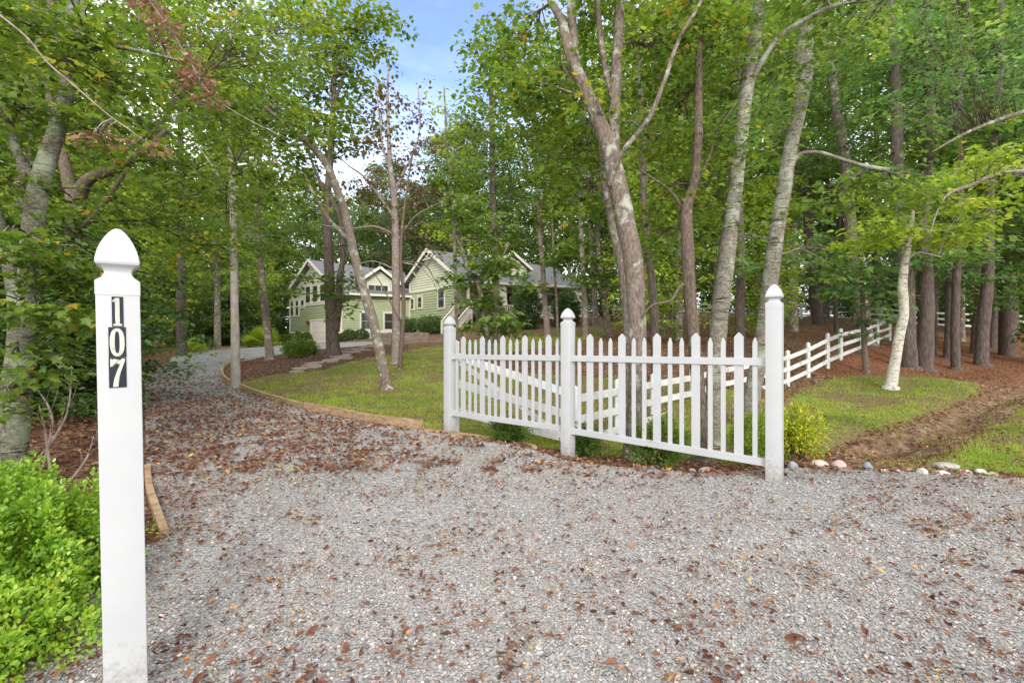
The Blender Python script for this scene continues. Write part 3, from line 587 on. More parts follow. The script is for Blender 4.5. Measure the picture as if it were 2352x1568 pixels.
hero('pale_barked_tree', 'slimmer pale trunk leaning beside the forked tree at the left edge', (2,1110), 4.7,
  [[(2,1105,4.7,34),(12,950,4.7,32),(30,820,4.7,28),(34,700,4.8,26),(10,560,4.9,22),(-20,420,5,18),(-40,250,5,14)]], B_MOTTLE,
  [(-40,350,4.9,90,120,0.6,20),(-60,120,4.9,90,120,0.6,20)], LM['warm'], 'lobed', 0.10, 15, 4, (0.16, 0.34))
hero('dark_limbed_tree', 'dark tree whose thick limb bends right behind the number post', (130,985), 7.4,
  [[(130,980,7.4,36),(150,800,7.4,34),(160,650,7.4,34),(165,560,7.4,34),(175,480,7.4,34),(200,415,7.3,26),(270,385,7.2,22),(330,350,7.1,15),(380,300,7.1,9)],
   [(172,480,7.4,28),(150,380,7.6,24),(120,250,7.8,20),(110,100,8,15),(120,-50,8,12)],
   [(170,540,7.4,14),(230,480,7.3,11),(330,330,7.2,8),(400,240,7.3,5)],
   [(200,415,7.3,12),(300,370,7.6,9),(420,378,8,6),(520,420,8.4,4)]], B_BROWN,
  [(330,300,7.2,110,80,1.0,30),(420,180,7.4,130,110,1.2,38),(230,180,7.6,120,100,1.2,30),(560,120,8.2,130,110,1.3,36),(440,400,7.8,120,60,1.0,26),(580,320,8.6,110,80,1.2,22),(350,40,7.4,140,70,1.0,26),
   (520,500,9,90,50,1.0,14),(430,550,8.6,110,60,1.0,26),(380,640,8.4,60,50,0.9,12),(300,480,7.5,80,60,0.8,14),(700,60,9.2,110,90,1.4,28),(60,120,7.8,120,110,1.0,20)], LM['warm'], 'lobed', 0.09, 23, 5, (0.25, 0.55))
hero('woodland_tree', 'rough dark trunk behind the forked pale tree, under the leaves', (48,900), 9.5,
  [[(48,900,9.5,30),(45,700,9.5,28),(48,500,9.5,27),(60,330,9.5,26),(72,200,9.5,25),(80,50,9.5,22),(82,-100,9.5,18)]], B_PINE,
  [(60,0,9.5,160,120,1.5,26),(20,330,9.5,120,120,1.3,20),(200,330,9.8,120,130,1.3,24),(140,640,9.3,120,80,1.2,22)], LM['green'], 'lobed', 0.11, 20, 6, (0.3, 0.6))
hero('smooth_pole_tree', 'straight smooth grey trunk standing inside the timber edging curve', (541,885), 12.3,
  [[(541,884,12.3,21),(540,800,12.3,18),(539,700,12.3,17),(538,600,12.3,16.5),(537,530,12.3,16),(534,420,12.3,13),(528,300,12.3,10),(530,180,12.4,8),(535,60,12.5,6),(540,-60,12.6,5)],
   [(536,480,12.3,7),(500,400,12,5),(450,330,11.8,4)],[(533,420,12.3,7),(590,360,12.3,5),(640,300,12.3,4)]], B_SMOOTH,
  [(520,440,12.2,110,60,1.3,22),(600,230,12.4,130,110,1.6,38),(470,250,12,120,110,1.6,30),(620,60,12.6,150,100,1.8,40),(480,60,12.2,150,100,1.6,30),(590,540,12,110,55,1.2,14),(450,560,11.8,80,45,1.0,10)], LM['warm'], 'lobed', 0.115, 24, 7, (0.32, 0.7))
hero('woodland_tree', 'short leaning grey trunk in the mulch bed, left of the twin trunks', (621,829), 21,
  [[(621,827,21,20),(612,740,21,17),(604,660,21,16),(598,600,21,14),(594,500,21,12),(596,400,21,9),(600,250,21,6)]], B_GREY,
  [(600,560,20.5,60,45,2,14),(560,430,21,90,80,2.4,34),(660,420,21,80,80,2.4,30),(610,260,21,110,90,2.6,44),(545,640,19,50,35,1.4,10),(640,660,20,25,20,1.0,4)], LM['warm'], 'diamond', 0.24, 22, 8, (0.4, 0.8))
hero('twin_trunk_tree', 'dark tree with a second thinner stem, in the mulch before the garage door', (766,812), 20,
  [[(766,810,20,32),(760,720,20,24),(757,640,20,22),(752,540,20,20),(752,460,20,17),(760,340,20,14),(766,230,20,11),(772,100,20,7)],
   [(770,760,20,19),(778,700,20,16),(780,640,20,14),(787,590,20,12),(780,500,20,10),(740,420,20,8)],
   [(766,240,20,8),(790,170,20,6),(800,80,20,4)],[(752,460,20,9),(720,380,20,6),(690,300,20,4)],[(787,590,20,4),(820,560,20,3),(700,575,19.5,2)]], B_PINE,
  [(770,130,20,100,90,2.4,60),(840,60,20,90,70,2.2,46),(680,200,20,90,90,2.4,50),(770,290,20,90,70,2.0,34),(690,380,20,60,55,1.8,14),(725,640,19.6,45,45,1.2,6),(770,690,19.6,40,35,1.0,7),(700,40,20,120,60,2.4,50),(830,250,20,60,60,1.8,18),(790,640,19.8,30,30,1,8)], LM['warm'], 'diamond', 0.22, 24, 9, (0.35, 0.8))
hero('leaning_grey_tree', 'grey trunk leaning left across the garage side of the house, on the lawn', (890,895), 12.6,
  [[(889,893,12.6,26),(875,820,12.6,23),(860,750,12.6,22),(843,690,12.6,21),(828,640,12.6,21),(810,570,12.6,20),(795,500,12.6,19),(772,430,12.5,17),(745,370,12.4,15),(708,332,12.3,12),(660,290,12,9),(600,240,11.7,6)],
   [(806,555,12.6,12),(775,525,12.5,9),(745,490,12.4,8),(722,450,12.3,6),(700,400,12.2,4)],
   [(708,332,12.3,7),(650,330,12,5),(560,300,11.6,3)]], B_GREY,
  [(640,250,12,110,70,1.4,36),(720,300,12.4,80,50,1.0,14),(600,380,11.8,90,60,1.2,22),(700,440,12.3,60,45,0.8,12),(560,200,11.6,110,90,1.4,30)], LM['warm'], 'lobed', 0.13, 17, 10, (0.3, 0.55))
hero('sparse_tree', 'half bare pinkish grey tree with rusty leaves before the blue sky', (908,835), 18,
  [[(909,834,18,22),(910,760,18,19),(910,680,18,18),(909,600,18,18),(908,520,18,17),(904,440,18,15),(897,390,18,13),(893,320,18,9),(890,230,18,6),(893,150,18,3)],
   [(906,500,18,8),(870,450,18,6),(835,405,18,5),(800,380,18,3),(770,350,18,2)],[(904,450,18,8),(925,400,18,6),(950,350,18,4),(965,290,18,3),(960,200,18,2)],
   [(900,400,18,7),(880,340,18,5),(870,250,18,3),(862,180,18,2)],[(909,560,18,5),(950,500,18,3),(1000,470,18,2),(1030,450,18,2)],[(909,540,18,6),(860,520,18,4),(800,525,18,3),(730,515,18,2)],
   [(909,620,18,4),(860,600,17.8,2.6),(820,608,17.7,2),(790,625,17.6,1.3)],[(911,600,18,4),(960,612,17.7,2.6),(990,640,17.5,2),(1010,680,17.5,1.3)]], B_DEAD,
  [(960,250,18,50,110,1.2,16),(880,270,18,40,90,1.2,14),(1000,340,18,40,60,1.0,12),(970,450,18,50,40,1.0,12),(840,440,18,50,40,1.0,8),(930,420,18,30,30,.8,6),(900,200,18,50,40,1,10),(860,330,18,50,60,1,16),(930,520,18,60,40,1,12),(950,380,18,70,60,1,14),(860,420,18,50,50,1,14)], LM['rust'], 'diamond', 0.17, 12, 11, (0.25, 0.6), sides=10)
hero('thin_dark_tree', 'thin dark stem rising tight beside the half bare tree', (917,860), 16.2,
  [[(917,858,16.2,10),(922,790,16.2,10),(927,720,16.2,9),(925,650,16.2,8),(920,600,16.2,7),(924,520,16.2,6),(935,430,16.2,4),(950,340,16.2,3)],
   [(917,735,16.2,4),(890,680,16,2.6),(868,640,15.9,2),(835,600,15.8,1.2)],[(921,600,16.2,4),(975,608,16,3),(1000,645,15.9,2),(1030,685,15.8,1.2)]], B_BROWN,
  [(950,350,16.2,30,50,.8,6),(1010,570,16,45,25,.8,5)], LM['rust'], 'diamond', 0.15, 12, 12, (0.2, 0.45), sides=8)
hero('leafy_sapling', 'bright leafy two-stemmed sapling covering the house steps', (1124,826), 18,
  [[(1124,824,18,13),(1118,770,18,13),(1110,722,18,12),(1100,660,18,10),(1075,618,18,9),(1060,570,18,7),(1045,530,18,6),(1038,440,18,4)],[(1098,770,18.3,10),(1103,740,18.2,9),(1110,722,18,8)],
   [(1100,660,18,6),(1140,610,18,5),(1170,560,18,3)],[(1112,720,18,5),(1160,715,17.5,4),(1190,730,17.3,3)]], B_GREY,
  [(1090,600,18,60,40,1.2,26),(1150,620,18,55,45,1.2,22),(1115,680,17.6,50,35,1.0,18),(1170,735,17.3,45,28,.8,16),(1060,480,18,60,60,1.4,28),(1050,640,17.8,45,20,.9,9),(1120,520,18,50,50,1.2,20),(1090,745,17.4,30,22,.6,6),(1035,380,18,60,50,1.4,18)], LM['green'], 'lobed', 0.20, 15, 13, (0.3, 0.6))
hero('slender_yellowing_tree', 'slender tree with yellowing layers above the house roof', (1050,800), 27,
  [[(1050,800,27,9),(1046,650,27,8),(1042,520,27,7),(1032,430,27,6),(1025,300,27,5),(1020,200,27,3)]], B_GREY,
  [(1060,440,27,60,30,2,22),(1040,520,27,70,30,2,20),(1090,470,27,60,30,2,20),(1050,340,27,60,50,2,20),(1030,260,27,50,60,2,16),(1100,560,27,50,30,1.5,14)], LM['lime'], 'diamond', 0.24, 20, 14, (0.35, 0.8))
hero('thick_dark_tree', 'thick dark trunk with flared foot in front of the porch', (1144,790), 26,
  [[(1144,789,26,26),(1141,740,26,17),(1139,660,26,17),(1136,560,26,17),(1133,460,26,15),(1130,330,26,12),(1128,150,26,9)],[(1136,560,26,7),(1100,500,26,4),(1070,450,26,2)]], B_PINE,
  [(1130,260,26,80,110,3,60),(1180,420,26,70,70,2.5,34),(1110,130,26,50,60,2.5,24),(1170,120,26,60,70,2.5,30),(1090,400,26,40,50,2,14)], LM['green'], 'diamond', 0.27, 22, 15, (0.5, 1.0))
hero('pale_slim_tree', 'slim pale trunk standing before the porch railing', (1259,775), 27,
  [[(1259,774,27,16),(1252,700,27,12),(1247,620,27,11),(1240,540,27,10),(1235,450,27,9),(1230,350,27,8),(1228,200,27,6)]], B_DEAD,
  [(1230,300,27,70,90,3,44),(1270,430,27,60,40,2.4,20),(1200,180,27,60,80,2.6,30),(1290,230,27,60,80,2.6,30),(1300,520,27,40,30,2,8)], LM['warm'], 'diamond', 0.27, 22, 16, (0.5, 1.0))
for i, (bx, by, Y, tx, wd, lab) in enumerate([(1281,768,26,1272,6,'thin dark stem just right of the slim pale trunk'),(1345,776,23,1338,14,'grey trunk behind the right side of the middle picket post'),
    (1400,777,25,1376,14,'speckled grey trunk leaning left, first one left of the forked tree'),(1367,753,33,1360,12,'grey trunk farther back between two trunks by the porch end')]):
    ex_ = [(1292, 590, 26, 40, 34, 1.2, 16), (1235, 655, 26, 22, 18, .8, 5)] if i == 0 else [(1345, 640, 23, 40, 34, 1.2, 14), (1310, 560, 23, 40, 30, 1.2, 12)] if i == 1 else []
    hero('woodland_tree', lab, (bx, by), Y, [[(bx,by,Y,wd*1.1),((bx+tx)/2+2,by-80,Y,wd),(tx,by-170,Y,wd*0.9),(tx-4,by-300,Y,wd*0.75),(tx,by-450,Y,wd*0.6),(tx+6,by-600,Y,wd*0.4)]], B_GREY,
      [(tx+5,330,Y,60,90,2.5,34),(tx-15,160,Y,70,90,2.6,34),(tx+20,470,Y,55,45,2.0,16),(tx+20,590,Y,40,20,1.6,5)]+ex_, LM['green'] if i % 2 else LM['warm'], 'diamond', 0.26, 22, 20+i, (0.45, 0.95), sides=9)
# right group -------------------------------------------------------
hero('forked_grey_tree', 'big grey tree forking high into several stems behind the pickets', (1456,1062), 6.0,
  [[(1456,1058,6.0,38),(1461,900,6.0,36),(1464,780,6.0,38),(1460,680,6.0,42),(1452,590,6.0,44),(1436,500,6.0,42),(1418,420,6.0,42),(1402,350,6.0,38),(1378,285,6.0,34),(1345,205,6.0,29),(1312,130,6.0,26),(1290,50,6.0,20),(1255,-20,6.0,14),(1230,-120,6,10)],
   [(1320,150,6,22),(1316,80,6.05,22),(1312,0,6.1,19),(1318,-120,6.2,12)],
   [(1408,370,6,30),(1410,300,6.05,27),(1413,220,6.1,26),(1418,120,6.1,24),(1424,0,6.2,21),(1428,-120,6.3,14)],
   [(1408,220,6.1,18),(1392,160,6.2,15),(1380,90,6.2,14),(1372,0,6.2,12),(1365,-100,6.3,8)],
   [(1398,430,5.95,11),(1428,352,5.8,11),(1470,300,5.7,11),(1496,262,5.6,11),(1525,190,5.6,10),(1560,90,5.6,9),(1612,0,5.7,8),(1650,-90,5.8,6)],
   [(1340,205,6.0,8),(1300,165,6.1,6),(1290,130,6.1,4)],[(1352,225,6,7),(1320,215,6.1,5),(1260,195,6.2,4),(1220,185,6.3,3)]], B_GREY,
  [(1260,200,6.6,110,60,1.0,30),(1200,90,6.8,110,80,1.2,34),(1330,60,6.6,90,80,1.2,20),(1500,120,6.4,110,90,1.2,34),(1560,40,6.2,110,60,1.0,24),(1340,300,6.8,90,70,1.0,24),(1500,330,6.8,90,70,1.0,18),(1200,260,7.2,100,60,1.0,22),(1400,40,6.8,110,60,1.0,20),(1480,-40,6.2,200,60,1.2,24)], LM['warm'], 'lobed', 0.085, 22, 31, (0.22, 0.5), sides=18)
hero('forked_grey_tree', 'slim grey stem growing tight against the big forked tree', (1440,1030), 6.7,
  [[(1440,1030,6.7,20),(1444,850,6.7,20),(1440,720,6.7,20),(1428,620,6.7,19),(1410,540,6.7,18),(1398,480,6.7,17),(1385,400,6.8,14),(1375,320,6.9,11),(1360,200,7,8)]], B_GREY,
  [(1330,440,7,100,70,1.0,24),(1280,360,7.2,100,70,1.0,22)], LM['warm'], 'lobed', 0.10, 15, 32, (0.2, 0.42))
hero('brown_barked_tree', 'rough brown trunk between the forked tree and the pale leaning one', (1608,1064), 6.1,
  [[(1608,1060,6.1,34),(1605,920,6.1,30),(1600,840,6.1,28),(1592,760,6.1,28),(1585,680,6.1,28),(1580,580,6.1,28),(1577,480,6.15,26),(1592,430,6.2,20),(1600,380,6.2,20),(1604,300,6.2,20),(1604,200,6.3,17),(1606,80,6.4,14),(1610,-80,6.5,9)],
   [(1575,490,6.15,10),(1540,440,6.1,6),(1500,410,6,4),(1470,390,6,3)],[(1590,440,6.2,9),(1625,370,6.2,6),(1650,300,6.2,4),(1690,240,6.2,3)],[(1582,650,6.1,6),(1560,660,6.0,6),(1540,690,5.9,6),(1500,700,5.8,5),(1478,722,5.8,4)]], B_BROWN,
  [(1530,450,6.8,80,60,0.9,24),(1640,330,6.8,80,80,1.0,26),(1560,250,6.9,90,80,1.0,24),(1660,120,6.8,90,80,1.0,28),(1600,20,6.6,100,60,1.0,20),(1500,560,7.2,70,50,0.8,14),(1650,470,7.2,60,60,0.8,16)], LM['warm'], 'lobed', 0.085, 22, 33, (0.22, 0.5), sides=16)
hero('pale_barked_tree', 'pale smooth trunk with a dark branch arching right at the top', (1634,1026), 6.8,
  [[(1634,1024,6.8,36),(1640,900,6.8,36),(1648,780,6.8,38),(1658,680,6.8,38),(1668,600,6.8,37),(1680,500,6.8,34),(1692,400,6.8,33),(1702,300,6.8,31),(1714,210,6.8,31),(1728,120,6.8,30),(1742,30,6.8,26),(1750,-80,6.9,20)],
   [(1712,215,6.8,16),(1745,150,6.7,14),(1790,85,6.6,12),(1850,45,6.5,10),(1920,12,6.5,9),(1990,2,6.5,6),(2050,-10,6.5,4)]], B_BIRCH,
  [(1720,-20,6.8,180,60,1.2,30),(1880,-20,6.6,130,50,1.0,26),(1780,200,7.4,60,70,0.9,14),(1990,60,7,90,60,1.0,20),(1650,220,7.4,60,80,0.8,12)], LM['green'], 'lobed', 0.085, 22, 34, (0.22, 0.5), sides=16)
hero('pale_barked_tree', 'tall pale trunk right behind the tallest picket end post', (1717,976), 8.1,
  [[(1717,974,8.1,38),(1733,880,8.1,34),(1748,800,8.1,34),(1762,700,8.1,33),(1773,620,8.1,34),(1786,520,8.1,32),(1800,440,8.1,32),(1812,360,8.1,30),(1830,280,8.1,28),(1845,200,8.1,33),(1848,130,8.1,36),(1850,50,8.1,28),(1848,-60,8.1,20)],
   [(1814,392,8.1,12),(1835,356,8,9),(1880,350,7.9,8),(1930,365,7.8,8),(1980,380,7.7,9),(2042,392,7.6,12)],
   [(1846,140,8.1,10),(1890,110,8,8),(1950,105,7.9,5)]], B_BIRCH,
  [(1850,-10,8,120,60,1.2,30),(1930,90,8.2,70,60,1.0,14),(1950,430,8.6,120,60,1.0,28),(1900,600,8.6,40,40,0.7,10),(1770,330,8.8,60,80,0.9,14),(1690,560,8.8,30,60,.6,8),(2050,440,8.4,110,60,1.0,26)], LM['green'], 'lobed', 0.11, 16, 35, (0.22, 0.45), sides=16)
hero('white_birch', 'bright white birch leaning right on the right hand lawn', (2045,893), 13.2,
  [[(2045,891,13.2,26),(2056,830,13.2,21),(2066,770,13.2,20),(2076,720,13.2,19),(2073,660,13.2,19),(2077,610,13.2,16),(2086,565,13.2,12),(2095,500,13.2,9),(2100,430,13.2,6)],
   [(2080,600,13.2,6),(2110,580,13,4),(2160,590,12.8,3)]], B_WHITE,
  [(2080,520,12.8,120,40,1.6,34),(2190,520,12.6,110,40,1.4,30),(2000,540,12.8,80,30,1.2,20),(2150,450,12.8,130,40,1.6,30),(2250,400,12.4,110,50,1.5,30),(2040,440,13,90,40,1.4,20)], LM['lime'], 'lobed', 0.15, 16, 36, (0.28, 0.5))
hero('brown_stem_tree', 'thin tan stem with blue green leaves inside the corner of the rail fence', (1989,861), 15,
  [[(1989,858,15,13),(1985,780,15,12),(1982,700,15,11),(1980,640,15,10),(1978,560,15,7)]], B_BROWN,
  [(1960,620,14.6,70,35,1.2,22),(1900,650,14.4,50,30,1,12),(2010,680,14.6,60,40,1.2,16),(1990,740,14.8,40,30,1,8),(1850,560,14.6,50,60,1.2,14)], LM['cool'], 'lobed', 0.17, 14, 37, (0.28, 0.55))
# straight dark pines on the right, each measured
RP = [(2089,855,17,32,2075,'dark pine trunk right against the white birch'),(2122,850,17.5,32,2126,'broad pine trunk, second right of the white birch'),
      (2145,829,21,13,2135,'thin grey trunk curving behind the broad pine'),(2180,835,20,22,2190,'dark pine behind the mid-lawn grey stem'),(2195,845,18,17,2200,'grey stem in front of a dark pine, right woods'),
      (2237,826,23,14,2262,'curved pale trunk leaning right among the pines'),(2254,841,19,25,2268,'dark pine with a pale scar at its foot'),(2279,812,26,18,2285,'farther pine between two close pines at right'),
      (2312,817,24,28,2300,'rightmost thick pine trunk at the edge of the straw'),(1993,812,22,28,1960,'large grey leaning tree behind the corner of the rail fence'),(1880,749,31,22,1855,'dark leaning tree with spread roots before the far fence'),
      (1922,770,27,9,1925,'thin dark trunk between far fence and rail fence'),(1703,818,17.5,20,1698,'dark trunk seen between pale trunk and tall pale trunk'),(1508,868,12,20,1492,'dark grey trunk just right of the big forked tree'),
      (1523,775,26,13,1516,'dark crooked trunk on the leaf litter rise'),(1549,756,33,12,1544,'trunk with exposed roots on the far rise')]
for i, (bx, by, Y, wd, tx, lab) in enumerate(RP):
    pine = 'pine' in lab or 'dark' in lab
    dx = (tx-bx)/260
    pth = [(bx, by-2, Y, wd*1.12)]
    for k, dy in enumerate((90, 200, 320, 450, 580, 720, 860)): pth.append((bx+dx*dy+4*math.sin(k*1.7+i), by-dy, Y, wd*(1-0.07*k)))
    g_ = random.Random(i); bl = []
    for k in range(5):
        bl.append((bx+dx*600+g_.uniform(-70, 70), g_.uniform(-40, 420), Y, 75, 60, 2.2, 18 if Y > 15 else 10))
    bl.append((bx+g_.uniform(-40, 40), g_.uniform(520, 640), Y-0.6, 60, 26, 1.4, 9))
    hero('pine_tree' if 'pine' in lab else 'woodland_tree', lab, (bx, by), Y, [pth], B_PINE if pine else (B_BIRCH if 'pale trunk' in lab and 'curved' in lab else B_GREY), bl, LM[('cool', 'green', 'green')[i % 3]], 'lobed' if Y < 15 else 'diamond', 0.13 if Y < 15 else 0.22, 20, 60+i, (0.35, 0.8), sides=10)
# overhanging branches entering from the right
def bough(name, label, Y, pa, blobs, bark, lm, seed, tmpl='lobed', lsize=0.1):
    bp = at(*pa[0][:3]); t = root(name, bp, label, 'branch'); lb = MB()
    q, r = catmull([at(a[0], a[1], a[2])-bp for a in pa], [a[3]*a[2]/F/2 for a in pa], 6); tube(lb, q, r, 8, 0.12, seed)
    g = rng(seed); bl = [((at(b[0], b[1], b[2])-bp)[:], (b[3]*b[2]/F, b[5], b[4]*b[2]/F), b[6]) for b in blobs]
    P, T, Nn, S, v, cen = blobs_leaves(g, bl, tmpl, lsize, 15, (0.10, 0.16) if lm is LM['brown'] else (0.2, 0.4), 0.1)
    for s in cen:
        s = Vector(s); a = min(q, key=lambda p: (p-s).length); tube(lb, [a, a.lerp(s, 0.5)+Vector((0, 0, 0.03)), s], [0.007, 0.005, 0.003], 3)
    link('stem', lb.mesh('stem', smooth=True), bark, t); link('foliage', leafmesh('foliage', P, T, Nn, S, v, tmpl), lm, t)
bough('overhanging_branch', 'bare grey branch reaching in from the right above the birch leaves', 8, [(2480,350,8,16),(2400,388,8,13),(2352,394,8,12),(2290,400,8,11),(2230,425,8,9),(2180,445,8,7),(2155,480,7.9,4),(2135,540,7.8,2)],
      [(2280,360,7.8,80,30,0.6,16),(2190,460,7.9,60,30,0.5,10),(2340,440,7.8,50,40,0.5,10)], B_DEAD, LM['lime'], 71)
bough('overhanging_branch', 'higher bare branch reaching in from the right edge', 9, [(2480,200,9,13),(2352,256,9,11),(2280,280,9,9),(2210,310,9,7),(2140,350,9,4)],
      [(2260,200,9,120,60,1.0,24),(2330,90,9,120,70,1.0,24),(2150,190,9.2,100,70,1.0,22),(2100,60,9.4,110,80,1.2,24)], B_GREY, LM['cool'], 72)
bough('dead_branch', 'dead branch with hanging pinkish brown leaves at upper left', 4.2, [(300,-60,4.0,5),(370,40,4.1,4.5),(430,130,4.2,4),(470,200,4.25,3.5),(520,245,4.3,2.5),(600,290,4.4,1.6),(700,335,4.6,1)],
      [(335,-5,4.1,30,16,0.12,6),(385,55,4.1,16,20,0.08,5),(430,130,4.2,10,16,0.06,4),(458,185,4.2,8,18,0.05,6),(480,218,4.2,9,10,0.05,3)], B_DEAD, LM['brown'], 73, 'oval', 0.06)
bough('dead_branch', 'long bare grey branch crossing the leaves at upper left', 3.9, [(-20,20,3.8,5),(60,85,3.85,4.5),(110,145,3.9,4.2),(180,205,3.9,4),(250,265,3.95,3),(300,300,4,2.2),(345,335,4,1.4)],
      [(215,310,3.9,30,12,0.08,4),(330,330,4,12,16,0.08,2)], B_DEAD, LM['brown'], 74, 'oval', 0.06)

# ------------------------------------------------------------------ woodland fill
k = 0
WL = [  # key, px, Y, hs, leaf, bark
 ('tallA',-20,12,0.85,'warm',B_GREY),('tallC',120,15,0.9,'warm',B_GREY),('tallB',420,26,1.0,'warm',B_PINE),('tallA',500,32,1.0,'green',B_GREY),
 ('tallB',540,54,1.1,'warm',B_PINE),('tallA',610,64,1.2,'green',B_GREY),
 ('tallA',360,50,1.2,'green',B_GREY),('tallB',230,45,1.2,'warm',B_GREY),('tallB',100,40,1.2,'green',B_GREY),('tallA',700,62,1.15,'green',B_GREY),('tallC',770,64,1.2,'cool',B_GREY),('tallA',840,66,1.05,'green',B_GREY),('tallC',900,66,1.15,'cool',B_GREY),('tallB',950,70,0.95,'green',B_PINE),
 ('tallC',1000,64,1.25,'green',B_GREY),('tallC',868,68,1.5,'grey',B_GREY),('tallC',915,60,1.35,'grey',B_GREY),('tallB',1010,72,1.3,'green',B_GREY),('tallC',965,66,1.25,'grey',B_GREY),('tallB',1060,62,1.2,'grey',B_PINE),('tallB',1100,68,1.25,'grey',B_GREY),('tallA',1160,70,1.4,'green',B_GREY),('tallA',1240,68,1.4,'green',B_GREY),('tallB',1310,66,1.3,'warm',B_GREY),
 ('tallA',1395,48,1.2,'green',B_GREY),('tallB',1430,52,1.3,'green',B_GREY),('tallC',1470,36,1.2,'warm',B_GREY),('tallB',1540,44,1.2,'green',B_PINE),('tallA',1590,36,1.2,'warm',B_GREY),('tallB',1660,42,1.2,'green',B_GREY),('tallC',1640,24,1.1,'warm',B_GREY),
 ('tallA',1740,34,1.15,'green',B_GREY),('tallB',1800,44,1.3,'green',B_GREY),('tallB',1820,27,1.0,'green',B_GREY),('tallA',1900,36,1.2,'cool',B_GREY),('tallB',2010,38,1.3,'green',B_PINE),
 ('tallB',2140,36,1.3,'green',B_PINE),('tallA',2210,28,1.1,'green',B_GREY),('tallC',2260,21,1.1,'cool',B_GREY),('tallB',2330,32,1.2,'green',B_PINE),('tallA',2400,22,1.0,'green',B_GREY),('tallC',1560,21,1.1,'warm',B_GREY),
 ('tallB',2480,30,1.1,'green',B_PINE)]
for i, (key, px, Y, hs, lf, bk) in enumerate(WL):
    if px < 660: gl = ('leafy tree among the tall woods left of the driveway', 'woods left of the driveway')
    elif px < 1330: gl = ('tall tree in the woods behind the green house', 'woods behind the house')
    else: gl = ('tall leafy tree in the woods right of the house', 'woods right of the house')
    tone = {'warm': 'olive green', 'green': 'mid green', 'cool': 'cool green', 'grey': 'greyish green', 'lime': 'yellow green', 'dark': 'dark green'}[lf]; fr = 'near' if Y < 30 else 'far'
    plant(key, px, Y, tone+' '+gl[0]+(', nearer row' if Y < 30 else ', farther row'), 'tree', tone+' '+gl[1]+' '+fr, LM[lf], bk, hs)
MD = [('midA',230,19,.9,'warm'),('midB',200,13,.8,'lime'),('midA',60,13,1,'green'),('midB',240,26,1,'lime'),('midA',380,36,1,'lime'),('midB',440,40,1,'green'),('midA',520,46,1.0,'green'),('midA',560,47,1.1,'lime'),('midB',600,56,1.3,'lime'),('midA',500,50,1.3,'dark'),('midA',380,38,1.2,'green'),
 ('midA',630,66,1.6,'green'),('midB',1390,36,1,'dark'),('midA',1500,70,1.4,'green'),('midB',1480,20,.9,'lime'),('midA',1660,66,1.3,'green'),('midB',1760,22,1.0,'lime'),
 ('midA',1780,56,1.2,'green'),('midA',1900,46,1.3,'green'),('midB',1960,34,1.2,'cool'),('midA',2080,44,1.3,'dark'),('midA',2200,36,1.3,'green'),('midA',2290,30,1.2,'green'),('midA',2450,20,1.1,'green')]
for i, (key, px, Y, hs, lf) in enumerate(MD):
    if px < 700: gl = ('smaller leafy tree at the edge of the left woods', 'understory left')
    else: gl = ('smaller leafy tree under the tall woods at right', 'understory right')
    tone = {'warm': 'olive green', 'green': 'mid green', 'cool': 'cool green', 'lime': 'yellow green', 'dark': 'dark green'}[lf]
    plant(key, px, Y, tone+' '+gl[0]+(', nearer row' if Y < 32 else ', farther row'), 'tree', tone+' '+gl[1]+(' near' if Y < 32 else ' far'), LM[lf], B_GREY, hs, name='understory_tree')
SH = [('shrubA',185,7.2,.6,'dark'),('shrubB',140,6.9,.7,'cool'),('shrubA',110,8,.8,'green'),('shrubA',175,9.5,.7,'cool'),('shrubA',40,7,.8,'dark'),('shrubA',-30,6.5,.8,'green'),('shrubA',105,11.5,.8,'green'),('shrubA',130,14,.7,'cool'),('shrubA',165,16.5,.8,'green'),('shrubA',205,19.5,.7,'lime'),('shrubA',248,23.5,.6,'lime'),('shrubA',185,25,1.2,'green'),
 ('shrubA',290,29,1.0,'green'),('shrubA',312,34,1.1,'lime'),('shrubA',400,40,1.2,'green'),('shrubA',460,43,1.2,'green'),('shrubA',520,44,1.4,'dark'),('shrubA',560,49,1.4,'green'),('shrubA',595,54,1.5,'dark'),('shrubA',450,48,1.8,'green'),('shrubA',270,30,1.5,'dark'),('shrubA',625,62,1.8,'dark'),
 ('shrubA',1345,70,1.5,'dark'),('shrubA',1400,72,1.6,'dark'),('shrubA',1470,72,1.8,'green'),('shrubA',1550,70,1.7,'dark'),('shrubA',1630,66,1.6,'dark'),('shrubA',1720,60,1.5,'green'),('shrubA',1800,56,1.5,'dark'),('shrubA',1880,54,1.5,'green'),('shrubA',1950,52,1.5,'dark'),('shrubA',2020,50,1.6,'green'),('shrubA',2090,48,1.6,'dark'),
 ('shrubA',2160,44,1.5,'green'),('shrubA',2240,42,1.6,'dark'),('shrubA',2300,40,1.5,'green'),('shrubA',2360,36,1.4,'dark'),('shrubA',2420,34,1.4,'green')]
for i, (key, px, Y, hs, lf) in enumerate(SH):
    if px < 700: gl = ('dense wild shrub in the thicket along the left of the driveway', 'thicket left of the driveway')
    else: gl = ('dense wild shrub in the undergrowth beyond the far fence', 'undergrowth beyond the far fence')
    tone = {'green': 'mid green', 'cool': 'cool green', 'lime': 'yellow green', 'dark': 'dark green'}[lf]
    plant(key, px, Y, tone+' '+gl[0]+(', near part' if Y < 22 else ''), 'shrub', tone+' '+gl[1]+(' near' if Y < 22 else ''), LM[lf], B_GREY, hs, name='wild_shrub', ws=hs*1.25)
